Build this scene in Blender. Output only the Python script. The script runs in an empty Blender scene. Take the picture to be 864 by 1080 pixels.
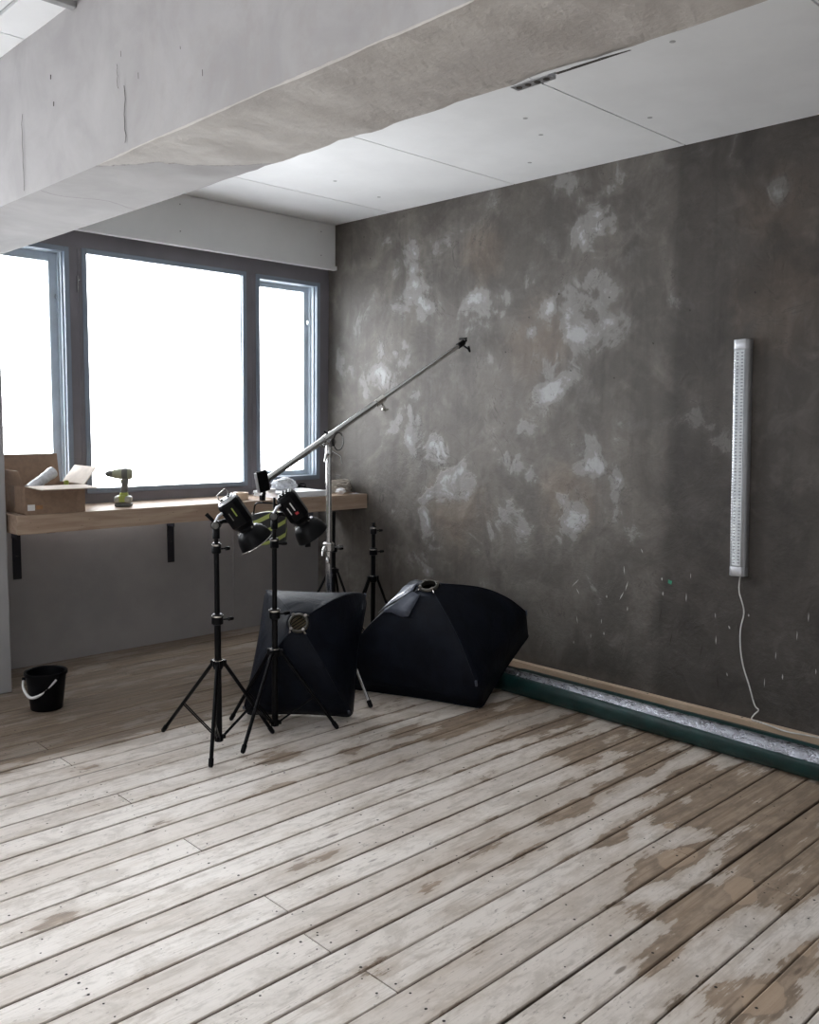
import bpy, bmesh, math, random
from mathutils import Vector, Matrix, noise
random.seed(7)
C = bpy.context.scene.collection
V = Vector
PI = math.pi
XR, YW, CZ = 4.407, 5.58, 2.989          # right wall, window wall, ceiling
BENCH_T, BENCH_B, BENCH_Y = 1.006, 0.90, 4.99

# ------------------------------------------------------------------ helpers
class MB:
    def __init__(s): s.v=[]; s.f=[]; s.m=[]; s.T=None; s.at={}
    def add(s, verts, faces, mi=0):
        o=len(s.v)
        for p in verts:
            p=V(p); s.v.append(s.T@p if s.T else p)
        for f in faces: s.f.append([i+o for i in f]); s.m.append(mi)
        return o
    def box(s, lo, hi, mi=0, M=None):
        x0,y0,z0=lo; x1,y1,z1=hi
        vs=[V(p) for p in ((x0,y0,z0),(x1,y0,z0),(x1,y1,z0),(x0,y1,z0),(x0,y0,z1),(x1,y0,z1),(x1,y1,z1),(x0,y1,z1))]
        if M: vs=[M@p for p in vs]
        s.add(vs,[(0,3,2,1),(4,5,6,7),(0,1,5,4),(1,2,6,5),(2,3,7,6),(3,0,4,7)],mi)
    def hexa(s, b, t, mi=0):             # b, t : four points each
        s.add(list(b)+list(t),[(0,3,2,1),(4,5,6,7),(0,1,5,4),(1,2,6,5),(2,3,7,6),(3,0,4,7)],mi)
    def path(s, pts, r, n=8, mi=0, caps=True, closed=False):
        pts=[V(p) for p in pts]; N=len(pts)
        rs=r if isinstance(r,(list,tuple)) else [r]*N
        up=None; rings=[]
        for i,p in enumerate(pts):
            if closed: d=(pts[(i+1)%N]-pts[i-1])
            else: d=(pts[min(i+1,N-1)]-pts[max(i-1,0)])
            d.normalize()
            if up is None:
                up=V((0,0,1)) if abs(d.z)<.9 else V((1,0,0))
            u=(up-d*up.dot(d)); 
            if u.length<1e-6: u=d.orthogonal()
            u.normalize(); w=d.cross(u); up=u
            rings.append([p+(u*math.cos(a)+w*math.sin(a))*rs[i] for a in [2*PI*k/n for k in range(n)]])
        vs=[q for R in rings for q in R]; fs=[]
        for i in range(N if closed else N-1):
            j=(i+1)%N
            for k in range(n):
                fs.append((i*n+k,i*n+(k+1)%n,j*n+(k+1)%n,j*n+k))
        if caps and not closed:
            fs.append(tuple(range(n-1,-1,-1))); fs.append(tuple((N-1)*n+k for k in range(n)))
        s.add(vs,fs,mi)
    def tube(s,a,b,r0,r1=None,n=12,mi=0): s.path([a,b],[r0,r1 if r1 is not None else r0],n,mi)
    def lathe(s, prof, o=(0,0,0), ax=(0,0,1), n=24, mi=0, close=False):   # prof: (r, h)
        o=V(o); ax=V(ax).normalized(); u=ax.orthogonal().normalized(); w=ax.cross(u)
        vs=[]; N=len(prof)
        for r,h in prof:
            for k in range(n):
                a=2*PI*k/n; vs.append(o+ax*h+(u*math.cos(a)+w*math.sin(a))*max(r,1e-4))
        fs=[]
        for i in range(N if close else N-1):
            j=(i+1)%N
            for k in range(n): fs.append((i*n+k,i*n+(k+1)%n,j*n+(k+1)%n,j*n+k))
        if not close:
            fs.append(tuple(range(n-1,-1,-1))); fs.append(tuple((N-1)*n+k for k in range(n)))
        s.add(vs,fs,mi)
    def sheet(s, g, mi=0, th=0):         # grid of points
        R=len(g); K=len(g[0]); vs=[p for r in g for p in r]; fs=[]
        for i in range(R-1):
            for k in range(K-1): fs.append((i*K+k,i*K+k+1,(i+1)*K+k+1,(i+1)*K+k))
        return s.add(vs,fs,mi)
    def build(s, name, mats, parent=None, smooth=0, bevel=0, seg=2, solid=0, sub=0):
        me=bpy.data.meshes.new(name)
        o0=parent_origin(parent) if parent else V((0,0,0))
        me.from_pydata([tuple(p-o0) for p in s.v],[],s.f)
        if not isinstance(mats,(list,tuple)): mats=[mats]
        for m in mats: me.materials.append(m)
        for p,mi in zip(me.polygons,s.m): p.material_index=mi
        bm=bmesh.new(); bm.from_mesh(me)
        if not s.at: bmesh.ops.remove_doubles(bm,verts=bm.verts,dist=1e-6)
        bmesh.ops.recalc_face_normals(bm,faces=bm.faces) if not s.at else None
        bm.to_mesh(me); bm.free()
        for k,vals in s.at.items():
            a=me.attributes.new(k,'FLOAT','POINT'); a.data.foreach_set('value',vals)
        if smooth:
            me.polygons.foreach_set('use_smooth',[True]*len(me.polygons))
            me.set_sharp_from_angle(angle=math.radians(smooth))
        ob=bpy.data.objects.new(name,me); C.objects.link(ob)
        if parent: ob.parent=parent
        if solid:
            m=ob.modifiers.new('solid','SOLIDIFY'); m.thickness=solid; m.offset=0
        if bevel:
            m=ob.modifiers.new('bevel','BEVEL'); m.width=bevel; m.segments=seg; m.limit_method='ANGLE'; m.angle_limit=math.radians(40)
            m.harden_normals=False
            me.polygons.foreach_set('use_smooth',[True]*len(me.polygons)); me.set_sharp_from_angle(angle=math.radians(50))
        if sub:
            m=ob.modifiers.new('sub','SUBSURF'); m.levels=sub; m.render_levels=sub
        return ob
def parent_origin(p):
    v=V((0,0,0))
    while p: v+=p.location; p=p.parent
    return v
def thing(name,label,cat,loc=(0,0,0),group=None):
    o=bpy.data.objects.new(name,None); C.objects.link(o); o.location=loc; o.empty_display_size=.1
    return tag(o,label,cat,group)
def tag(o,label,cat,group=None):
    o['label']=label; o['category']=cat
    if group: o['group']=group
    return o
def struct(o,label,cat='room'):
    o['kind']='structure'; o['label']=label; o['category']=cat; return o
def arc(pts,k=6):                        # catmull-rom smoothing
    pts=[V(p) for p in pts]; out=[]
    P=[pts[0]*2-pts[1]]+pts+[pts[-1]*2-pts[-2]]
    for i in range(1,len(P)-2):
        for j in range(k):
            t=j/k; a,b,c,d=P[i-1],P[i],P[i+1],P[i+2]
            out.append(.5*((2*b)+(c-a)*t+(2*a-5*b+4*c-d)*t*t+(3*b-a-3*c+d)*t**3))
    out.append(pts[-1]); return out
def smooth01(x,a,b):
    t=max(0,min(1,(x-a)/(b-a))); return t*t*(3-2*t)

# ------------------------------------------------------------------ materials
class NT:
    def __init__(s,name):
        s.mat=bpy.data.materials.new(name); s.mat.use_nodes=True; s.t=s.mat.node_tree; s.t.nodes.clear()
        s.out=s.n('ShaderNodeOutputMaterial'); s.b=s.n('ShaderNodeBsdfPrincipled'); s.l(s.b.outputs[0],s.out.inputs[0])
        s.co=None
    def n(s,t,**k):
        x=s.t.nodes.new(t)
        for a,b in k.items(): setattr(x,a,b)
        return x
    def l(s,a,b): s.t.links.new(a,b)
    def put(s,sock,v):
        if hasattr(v,'links') or isinstance(v,bpy.types.NodeSocket): s.l(v,sock)
        elif isinstance(v,(tuple,list)) and len(v)==3 and sock.type=='RGBA': sock.default_value=(*v,1)
        else: sock.default_value=v
    def coord(s):
        if not s.co: s.co=s.n('ShaderNodeTexCoord').outputs['Object']
        return s.co
    def mapc(s,scale=(1,1,1),rot=(0,0,0),loc=(0,0,0),src=None):
        m=s.n('ShaderNodeMapping'); s.l(src or s.coord(),m.inputs[0])
        m.inputs['Scale'].default_value=scale; m.inputs['Rotation'].default_value=rot; m.inputs['Location'].default_value=loc
        return m.outputs[0]
    def noise(s,scale=5,detail=4,rough=.55,src=None,dist=0):
        x=s.n('ShaderNodeTexNoise'); s.l(src or s.coord(),x.inputs['Vector']); x.inputs['Scale'].default_value=scale
        x.inputs['Detail'].default_value=detail; x.inputs['Roughness'].default_value=rough; x.inputs['Distortion'].default_value=dist
        return x.outputs[0]
    def attr(s,name): return s.n('ShaderNodeAttribute',attribute_name=name).outputs['Fac']
    def math(s,op,a,b=0,c=None,clamp=False):
        x=s.n('ShaderNodeMath',operation=op,use_clamp=clamp); s.put(x.inputs[0],a); s.put(x.inputs[1],b)
        if c is not None: s.put(x.inputs[2],c)
        return x.outputs[0]
    def ramp(s,v,a,b,lo=0,hi=1):
        x=s.n('ShaderNodeMapRange',interpolation_type='SMOOTHSTEP'); s.put(x.inputs[0],v)
        x.inputs[1].default_value=a; x.inputs[2].default_value=b; x.inputs[3].default_value=lo; x.inputs[4].default_value=hi
        return x.outputs[0]
    def mix(s,f,a,b,mode='MIX'):
        x=s.n('ShaderNodeMix',data_type='RGBA',blend_type=mode); s.put(x.inputs[0],f); s.put(x.inputs[6],a); s.put(x.inputs[7],b)
        return x.outputs[2]
    def bump(s,h,strength=.3,dist=.01):
        x=s.n('ShaderNodeBump'); x.inputs['Strength'].default_value=strength; x.inputs['Distance'].default_value=dist
        s.l(h,x.inputs['Height']); s.l(x.outputs[0],s.b.inputs['Normal'])
    def set(s,**k):
        for a,b in k.items(): s.put(s.b.inputs[a.replace('_',' ')],b)
        return s
def simple(name,col,rough=.5,metal=0,var=.12,scale=20,bump=0,**k):
    t=NT(name); f=t.ramp(t.noise(scale,3),.3,.7)
    t.set(Base_Color=t.mix(f,tuple(c*(1-var) for c in col),tuple(min(1,c*(1+var)) for c in col)),Roughness=rough,Metallic=metal)
    if bump: t.bump(t.noise(scale*3,3),bump,.003)
    if k: t.set(**k)
    return t.mat

def m_floor():
    t=NT('painted_floor_boards'); pid=t.attr('pid'); worn=t.attr('worn'); fil=t.attr('filler')
    off=t.n('ShaderNodeCombineXYZ'); t.l(t.math('MULTIPLY',pid,37.0),off.inputs[2]); t.l(t.math('MULTIPLY',pid,11.0),off.inputs[0])
    co=t.n('ShaderNodeVectorMath',operation='ADD'); t.l(t.coord(),co.inputs[0]); t.l(off.outputs[0],co.inputs[1]); src=co.outputs[0]
    big=t.noise(1,7,.62,t.mapc((2.2,6.5,1),src=src),.3)
    med=t.noise(1,6,.65,t.mapc((9,26,1),src=src),.2)
    grain=t.noise(1,5,.6,t.mapc((5,150,1),src=src),.15)
    grain2=t.noise(1,3,.5,t.mapc((2,60,1),src=src),.8)
    w=t.math('ADD',t.math('MULTIPLY',big,.9),t.math('MULTIPLY',med,.35)); w=t.math('ADD',w,worn)
    w=t.math('ADD',w,t.math('MULTIPLY',t.math('SUBTRACT',grain,.5),.25))
    bare=t.ramp(w,.85,.91)
    thin=t.ramp(w,.60,.86)
    paint=t.mix(pid,(.67,.605,.55),(.80,.745,.695))
    paint=t.mix(t.math('MULTIPLY',t.ramp(grain,.52,.72),.38),paint,(.36,.31,.265))
    paint=t.mix(t.math('MULTIPLY',t.ramp(med,.50,.66),.45),paint,(.40,.355,.31))
    scr=t.ramp(t.noise(1,6,.7,t.mapc((26,90,1),src=src)),.60,.66)
    mot=t.noise(1,7,.7,t.mapc((5,9,1),src=src),.8); paint=t.mix(t.math('MULTIPLY',t.ramp(mot,.46,.66),.5),paint,(.40,.35,.30)); paint=t.mix(t.math('MULTIPLY',scr,.7),paint,(.25,.21,.18))
    paint=t.mix(t.math('MULTIPLY',thin,.5),paint,(.46,.38,.305))
    wood=t.mix(t.ramp(grain2,.35,.65),(.29,.215,.155),(.42,.325,.245))
    wood=t.mix(t.math('MULTIPLY',t.ramp(med,.4,.65),.8),wood,(.22,.17,.13))
    col=t.mix(bare,paint,wood)
    col=t.mix(t.math('MULTIPLY',t.ramp(t.math('ADD',fil,t.math('MULTIPLY',big,.9)),.86,.93),.8),col,t.mix(grain2,(.40,.29,.20),(.52,.40,.30)))
    kn=t.n('ShaderNodeTexVoronoi'); t.l(t.mapc((2.4,9,1),src=src),kn.inputs['Vector']); kn.inputs['Scale'].default_value=1
    kd=t.ramp(kn.outputs['Distance'],.045,.09,1,0)
    col=t.mix(t.math('MULTIPLY',kd,.7),col,(.12,.085,.065))
    col=t.mix(t.math('MULTIPLY',t.ramp(t.attr('edge'),.05,1.0),.85),col,(.11,.08,.06)); dirt=t.attr('dirt')
    col=t.mix(t.math('MULTIPLY',dirt,.82),col,t.mix(t.ramp(grain2,.35,.65),(.095,.069,.048),(.175,.132,.096)))
    t.set(Base_Color=col,Roughness=t.math('ADD',t.math('MULTIPLY',grain,.25),.33))
    t.set(Specular_IOR_Level=.45)
    t.bump(t.math('ADD',t.math('ADD',grain,t.math('MULTIPLY',med,.8)),t.math('MULTIPLY',bare,-.5)),.35,.004)
    return t.mat
def m_plaster():
    t=NT('dark_plaster'); lt=t.attr('light'); bs=t.attr('base'); wm=t.attr('warm')
    n1=t.noise(2.1,9,.62,dist=.6); n2=t.noise(7,8,.65,dist=.8); n3=t.noise(28,6,.6); n4=t.noise(1,6,.6,t.mapc((1,1.2,.55)),1.2)
    st=t.noise(1,5,.6,t.mapc((9,9,.6)))
    n5=t.noise(4,7,.6,dist=1.2)
    p=t.math('ADD',lt,t.math('MULTIPLY',t.math('SUBTRACT',n2,.5),.75)); p=t.math('ADD',p,t.math('MULTIPLY',t.math('SUBTRACT',n1,.5),1.5)); p=t.math('ADD',p,t.math('MULTIPLY',t.math('SUBTRACT',n5,.5),1.6))
    patch=t.ramp(p,.30,.46); halo=t.ramp(p,-.05,.5)
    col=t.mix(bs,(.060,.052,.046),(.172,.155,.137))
    col=t.mix(t.ramp(n1,.40,.58),t.mix(1.0,col,(.70,.70,.70),'MULTIPLY'),col)
    col=t.mix(t.math('MULTIPLY',t.ramp(n4,.46,.60),.5),col,t.mix(1.0,col,(.64,.64,.66),'MULTIPLY'))
    col=t.mix(t.math('MULTIPLY',t.ramp(t.math('ADD',wm,t.math('MULTIPLY',n5,.8)),.45,1.0),.7),col,t.mix(1.0,col,(1.35,1.18,1.04),'MULTIPLY'))
    col=t.mix(t.math('MULTIPLY',t.ramp(n5,.50,.60),.35),col,t.mix(1.0,col,(1.35,1.35,1.35),'MULTIPLY'))
    col=t.mix(t.math('MULTIPLY',t.ramp(n2,.52,.66),.3),col,t.mix(1.0,col,(1.5,1.5,1.5),'MULTIPLY'))
    col=t.mix(t.math('MULTIPLY',halo,.38),col,t.mix(bs,(.105,.098,.09),(.24,.228,.215)))
    col=t.mix(t.math('MULTIPLY',patch,.62),col,t.mix(bs,(.14,.133,.122),(.31,.303,.295)))
    wh=t.ramp(t.math('ADD',p,t.math('MULTIPLY',n3,.3)),.72,.92)
    col=t.mix(t.math('MULTIPLY',wh,.55),col,t.mix(bs,(.26,.26,.26),(.56,.57,.59)))
    col=t.mix(t.math('MULTIPLY',t.ramp(st,.50,.72),.38),col,t.mix(1.0,col,(.55,.55,.55),'MULTIPLY'))
    col=t.mix(t.math('MULTIPLY',t.ramp(n3,.35,.65),.22),col,t.mix(1.0,col,(.7,.7,.7),'MULTIPLY'))
    cr=t.ramp(t.math('ABSOLUTE',t.math('SUBTRACT',t.noise(1.7,5,.6,dist=1.5),.5)),0,.006,1,0)
    col=t.mix(t.math('MULTIPLY',cr,t.math('MULTIPLY',t.ramp(n1,.5,.55),.55)),col,(.05,.045,.04))
    t.set(Base_Color=col,Roughness=.62,Specular_IOR_Level=.35)
    t.bump(t.math('ADD',t.math('ADD',n2,t.math('MULTIPLY',patch,.35)),t.math('MULTIPLY',n3,.4)),.5,.012)
    return t.mat
def m_beam():
    t=NT('cast_concrete'); r=t.attr('rough'); n1=t.noise(3,7,.6,dist=.5); n2=t.noise(16,6,.65); n3=t.noise(60,4,.6)
    st=t.noise(1,5,.6,t.mapc((8,8,1.2)))
    smoothc=t.mix(t.ramp(n1,.3,.7),(.33,.315,.315),(.41,.395,.395)); smoothc=t.mix(t.math('MULTIPLY',t.ramp(n2,.45,.7),t.math('MULTIPLY',r,1.2)),smoothc,(.33,.30,.285))
    roughc=t.mix(t.ramp(n1,.35,.65),(.44,.41,.385),(.54,.51,.475))  # same concrete: soffit tone raised, face lowered, to stand for how light falls
    roughc=t.mix(t.math('MULTIPLY',t.ramp(n2,.45,.7),.4),roughc,(.58,.55,.52))
    edge=t.math('ADD',r,t.math('MULTIPLY',t.math('SUBTRACT',n2,.5),.6))
    k=t.ramp(edge,.44,.5)
    col=t.mix(k,smoothc,roughc)
    col=t.mix(t.math('MULTIPLY',t.ramp(st,.55,.72),t.math('MULTIPLY',r,.35)),col,(.36,.31,.28))
    line=t.math('MULTIPLY',t.ramp(t.math('ABSOLUTE',t.math('SUBTRACT',edge,.44)),0,.012,1,0),t.attr('lip'))
    col=t.mix(t.math('MULTIPLY',line,.85),col,(.16,.14,.13))
    t.set(Base_Color=col,Roughness=.8)
    t.bump(t.math('ADD',t.math('MULTIPLY',t.math('ADD',n2,t.math('MULTIPLY',n3,.35)),t.math('ADD',t.math('MULTIPLY',k,.7),.06)),t.math('MULTIPLY',k,.2)),.4,.015)
    return t.mat
def m_wood(name,a,b,sc=(3,40,40)):
    t=NT(name); g=t.noise(1,5,.6,t.mapc(sc),.6); g2=t.noise(1,3,.5,t.mapc(tuple(x*.25 for x in sc)))
    col=t.mix(t.ramp(g,.35,.68),a,b); col=t.mix(t.math('MULTIPLY',t.ramp(g2,.45,.7),.4),col,tuple(x*.7 for x in a))
    v=t.n('ShaderNodeTexVoronoi'); t.l(t.mapc((3,9,9)),v.inputs['Vector'])
    col=t.mix(t.ramp(v.outputs['Distance'],.05,.1,.8,0),col,tuple(x*.35 for x in a))
    t.set(Base_Color=col,Roughness=.55); t.bump(g,.2,.002); return t.mat
def m_fabric():
    t=NT('navy_black_nylon'); n=t.noise(9,5,.6,dist=.5); w=t.noise(420,2,.5)
    t.set(Base_Color=t.mix(t.ramp(n,.3,.7),(.003,.0042,.0085),(.006,.0085,.016)),Roughness=.5,Specular_IOR_Level=.13)
    t.bump(t.math('ADD',n,t.math('MULTIPLY',w,.06)),.35,.02); return t.mat
def m_foil():
    t=NT('crinkled_silver_foil'); n=t.noise(1,6,.7,t.mapc((1,.45,1),src=t.mapc((30,30,30))),1.5)
    t.set(Base_Color=(.42,.43,.48),Roughness=t.ramp(n,.3,.7,.20,.38),Metallic=1.0)
    t.bump(n,.9,.012); return t.mat
def m_white(name,a=(.80,.80,.80),rough=.7,b=None,bump=.12):
    t=NT(name); n=t.noise(2.3,6,.6); n2=t.noise(14,5,.6)
    t.set(Base_Color=t.mix(t.ramp(n,.35,.65),b or tuple(x*.94 for x in a),a),Roughness=rough); t.bump(n2,bump,.01); return t.mat
def m_glass():
    t=NT('window_glass'); t.t.nodes.remove(t.b)
    tr=t.n('ShaderNodeBsdfTransparent'); gl=t.n('ShaderNodeBsdfGlossy'); gl.inputs['Roughness'].default_value=.02
    fr=t.n('ShaderNodeFresnel'); fr.inputs[0].default_value=1.45; mx=t.n('ShaderNodeMixShader')
    d=t.ramp(t.noise(6,4),.3,.7,.96,1.0); c=t.n('ShaderNodeCombineColor')
    for i in range(3): t.l(d,c.inputs[i])
    t.l(c.outputs[0],tr.inputs[0])
    t.l(t.math('MULTIPLY',fr.outputs[0],.8),mx.inputs[0]); t.l(tr.outputs[0],mx.inputs[1]); t.l(gl.outputs[0],mx.inputs[2]); t.l(mx.outputs[0],t.out.inputs[0])
    return t.mat
def m_stripe():
    t=NT('black_yellow_stripe_fabric'); w=t.n('ShaderNodeTexWave',wave_type='BANDS',bands_direction='X',wave_profile='SAW')
    t.l(t.mapc((1,1,1),rot=(0,math.radians(-58),0)),w.inputs['Vector']); w.inputs['Scale'].default_value=5.2; w.inputs['Phase Offset'].default_value=1.5
    f=t.ramp(w.outputs['Fac'],.68,.71); t.set(Base_Color=t.mix(f,(.010,.011,.012),(.33,.38,.10)),Roughness=.6); t.bump(t.noise(60,3),.2,.003); return t.mat

FL=m_floor(); PL=m_plaster(); BM=m_beam(); FAB=m_fabric(); FOIL=m_foil(); GL=m_glass(); STR=m_stripe()
NAIL=simple('rusty_nail_hole',(.022,.016,.012),.7)
SUB=simple('dark_gap',(.035,.027,.02),.9)
CEIL=m_white('ceiling_board_paint',(.84,.845,.85),.6)
GAP=simple('ceiling_joint',(.42,.42,.42),.8)
LOWW=m_white('grey_painted_wall',(.37,.355,.355),.75,(.32,.31,.31),.3)
COLM=m_white('column_paint',(.40,.40,.41),.7)
FRM=simple('grey_purple_frame_paint',(.20,.19,.215),.45,var=.08,scale=4,bump=.05)
FRB=simple('blue_grey_frame_paint',(.24,.29,.36),.4,var=.06,scale=4)
REV=simple('pale_blue_reveal_paint',(.52,.58,.64),.45,var=.08,scale=6)
WHP=m_white('cover_box_paint',(.74,.75,.75),.5)
BEN=m_wood('pine_bench_top',(.38,.27,.20),(.50,.385,.29))
BAT=m_wood('pine_batten',(.55,.41,.29),(.66,.52,.39),(20,3,20))
BLK=simple('black_metal',(.002,.002,.003),.36,.0,Specular_IOR_Level=.16)
BLP=simple('black_plastic',(.0022,.0022,.0035),.42,0,Specular_IOR_Level=.14)
BRK=simple('black_painted_iron',(.016,.015,.022),.6,.2)
CHR=simple('polished_steel',(.62,.60,.57),.22,1.0,var=.06)
NIC=simple('satin_nickel',(.56,.56,.56),.2,1.0,var=.05)
ALU=simple('silver_anodised',(.56,.57,.60),.38,.85,var=.04)
GRN=simple('dark_green_tarpaulin',(.004,.030,.029),.42,0,var=.25,scale=12,bump=.3)
CRD=simple('cardboard',(.30,.205,.145),.8,0,var=.1,scale=30,bump=.1)
CRI=simple('cardboard_inside',(.76,.67,.59),.8,0,var=.06,scale=20)
PAP=simple('white_paper',(.82,.82,.84),.6,0,var=.04,scale=10)
FILM=simple('milky_plastic_wrap',(.62,.64,.68),.28,0,var=.2,scale=30,bump=.6)
ROPE=simple('beige_cord',(.44,.40,.35),.7,0,var=.2,scale=60)
WHT=simple('white_plastic',(.80,.80,.80),.4,0,var=.04)
YEL=simple('lime_plastic',(.36,.42,.08),.4,0,var=.1)
GRY=simple('grey_plastic',(.13,.13,.12),.5,0,var=.15)
TAN=simple('masking_tape',(.60,.47,.35),.6,0,var=.08)
RED=simple('red_label',(.45,.03,.04),.5)
MARK=simple('white_scrape',(.40,.39,.37),.7)
GMK=simple('green_paint_spot',(.02,.22,.12),.6)
SILV=simple('silver_lining',(.45,.46,.50),.35,.8,bump=.5)
NAVY=simple('navy_flap_lining',(.07,.08,.11),.5,0,bump=.4)
DIFF=simple('white_diffuser_cloth',(.8,.8,.8),.8)
CORD=simple('white_cord',(.70,.68,.65),.45)
LED=simple('led_strip_board',(.88,.90,.93),.4)
def clear():
    t=NT('clear_ribbed_cover'); t.t.nodes.remove(t.b); tr=t.n('ShaderNodeBsdfTransparent'); tr.inputs[0].default_value=(.93,.95,.97,1)
    gl=t.n('ShaderNodeBsdfGlossy'); gl.inputs['Roughness'].default_value=.15; mx=t.n('ShaderNodeMixShader')
    t.put(mx.inputs[0],t.ramp(t.noise(40,2),.3,.7,.14,.24)); t.l(tr.outputs[0],mx.inputs[1]); t.l(gl.outputs[0],mx.inputs[2]); t.l(mx.outputs[0],t.out.inputs[0]); return t.mat
CLR=clear()

# ------------------------------------------------------------------ floor
FB=[(2.82,2.04,.09,1),(2.97,2.04,.08,1),(2.86,1.80,.10,1),(2.76,1.55,.13,1),(2.88,1.53,.09,1),(3.35,1.63,.16,1),(3.15,1.78,.12,1),(3.05,1.37,.15,1),(2.64,1.32,.14,1),(2.83,1.31,.09,1),(3.42,1.40,.2,1),
(3.84,2.99,.12,1),(3.43,3.04,.14,1),(3.16,2.99,.1,1),(3.07,3.17,.12,1),(3.21,2.08,.09,1),(3.57,2.12,.12,1),(2.25,.99,.15,1),(2.57,.99,.11,.8),(3.81,1.46,.12,1),(3.80,2.71,.1,1),(1.53,3.36,.07,.8),(1.64,3.05,.06,.8),
(1.97,2.41,.07,1),(1.84,2.42,.05,.8),(2.69,3.16,.08,.8),(2.32,1.29,.11,.7),(2.39,1.47,.09,.6),(1.64,1.79,.07,.7),(2.51,2.12,.06,.7),(3.58,1.88,.14,1),(3.53,2.75,.1,.9),(2.39,3.27,.08,.8),(1.07,2.65,.06,.7),(1.67,3.77,.07,.8),
(3.6,1.7,.25,.9),(3.3,1.2,.2,.9),(3.9,2.3,.2,.8),(3.45,2.4,.14,.8),(2.2,1.75,.05,.6),(2.05,2.0,.05,.6),(2.95,1.2,.2,.6)]
FILL=[(2.86,1.55,.10),(2.84,1.31,.07),(2.30,.98,.09),(2.78,1.26,.06),(3.07,1.70,.04),(2.62,1.0,.04)]
def blob(x,y,L,asp=1.9):
    b=0
    for q in L:
        d=((x-q[0])/(q[2]*asp))**2+((y-q[1])/(q[2]*.85))**2
        if d<4: b=max(b,(1-d)*(q[3] if len(q)>3 else 1))
    return b
def make_floor():
    mb=MB(); A={'pid':[], 'worn':[], 'filler':[], 'dirt':[], 'edge':[]}
    edges=[.995,1.127,1.263,1.399,1.532,1.673,1.811,1.943,2.079,2.205,2.34,2.475,2.618,2.745,2.879,3.015,3.152,3.29,3.42,3.572,3.70,3.835,3.968,4.10,4.25,4.42,4.60,4.78,4.98,5.20,5.40,5.60]
    e=.995
    while e>-3.6: e-=.1365; edges.insert(0,e)
    X0=-3.3
    joint={3.835:[1.64],4.10:[1.64],3.29:[1.645],2.745:[1.64],2.205:[1.625],1.943:[1.585],1.673:[1.60],1.532:[2.905],1.127:[2.90],.995:[1.6],4.98:[2.52],5.20:[2.52],2.475:[-.3],1.263:[.3]}
    for i in range(len(edges)-1):
        y0,y1=edges[i],edges[i+1]
        js=[]
        for k,v in joint.items():
            if abs(k-y0)<.01: js=v
        if y0<.98: js=[random.choice([-1.6,-.3,.98,1.6,2.27,2.9])]
        xs=[X0]+js+[XR+.02]
        e0s,e1s=random.choice((.25,.45,.6,.8,1)),random.choice((.25,.45,.6,.8,1))
        for a,b in zip(xs[:-1],xs[1:]):
            pid=random.random(); g=random.choice((.0006,.001,.0014,.002,.003))
            if abs(y0-1.399)<.01 or abs(y0-2.079)<.01: g=.0042
            det=y1>.9; step=.05 if det else .5
            nx=max(2,int((b-a)/step)); dz=random.uniform(-.0012,.0012)
            ys=[y0+g,y0+g+.005]+([y0+(y1-y0)*t for t in (.25,.5,.75)] if det else [])+[y1-g-.005,y1-g]
            o=len(mb.v)
            for ix in range(nx+1):
                x=a+.002+(b-a-.004)*ix/nx
                wob=noise.noise(V((x*1.7,y0*9,pid*7)))*.0018
                # side bottom
                row=[V((x,ys[0]+wob,-.03))]+[V((x,y+(wob if k<2 else 0),(-.0035 if k in (0,len(ys)-1) else 0)+dz*.5)) for k,y in enumerate(ys)]+[V((x,ys[-1],-.03))]
                for kk,p in enumerate(row):
                    A['edge'].append((e0s if kk<2 else e1s if kk>len(row)-3 else 0))
                    mb.v.append(p)
                    w=blob(p.x,p.y,FB)*.30
                    w=max(w,-.06)
                    w+=.10*smooth01(p.x,2.5,3.6)*smooth01(4.2-p.y,0,1.5)-.05*(1-smooth01(p.x,1.6,2.9))*smooth01(4.0-p.y,0,.8)
                    edge=min(abs(p.y-y0),abs(p.y-y1)); w+=.09 if edge<.012 else .05 if edge<.03 else 0; w+=.05+.05*noise.noise(V((p.x*1.1,p.y*1.6,4)))+.30*max(0,noise.noise(V((p.x*2.1,p.y*4.5,pid*3)))-.12)*smooth01(p.x,1.4,3.4)+.26*max(0,noise.noise(V((p.x*3.1,p.y*7,7+pid)))-.15)
                    lim=3.98+.10*noise.noise(V((p.x*3,p.y*8,1)))-.10*smooth01(p.x,2.0,3.4)
                    d=smooth01(p.y,lim-.06,lim+.10)*(.92 if p.x<3.3 else .8)
                    A['pid'].append(pid); A['worn'].append(w+.25*d); A['filler'].append(blob(p.x,p.y,FILL,1.5)*.8); A['dirt'].append(d)
            K=len(ys)+2
            for ix in range(nx):
                for k in range(K-1):
                    mb.f.append([o+ix*K+k,o+(ix+1)*K+k,o+(ix+1)*K+k+1,o+ix*K+k+1]); mb.m.append(0)
            for ix in (0,nx):
                mb.f.append([o+ix*K+k for k in (range(K) if ix==0 else range(K-1,-1,-1))]); mb.m.append(0)
            # nails at the joists
            if det:
                jo=[-.97,.33,.98,1.62,2.27,2.91,3.55,4.2]
                for j in jo+[q-.035 for q in js]+[q+.035 for q in js]:
                    if not (a+.02<j<b-.02) or j<.3: continue
                    for fy in (.22,.78):
                        if random.random()<.12: continue
                        x=j+random.uniform(-.02,.02); y=y0+(y1-y0)*fy+random.uniform(-.012,.012); r=random.uniform(.0028,.0052)
                        nail(mb,A,x,y,dz*.5+.0006,r)
                for _ in range(int((b-a)*1.6)):
                    x=random.uniform(max(a,.6),b-.03) if b>.7 else 0
                    if x: nail(mb,A,x,random.uniform(y0+.02,y1-.02),dz*.5+.0006,random.uniform(.0018,.004))
    # subfloor
    o=len(mb.v)
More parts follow.
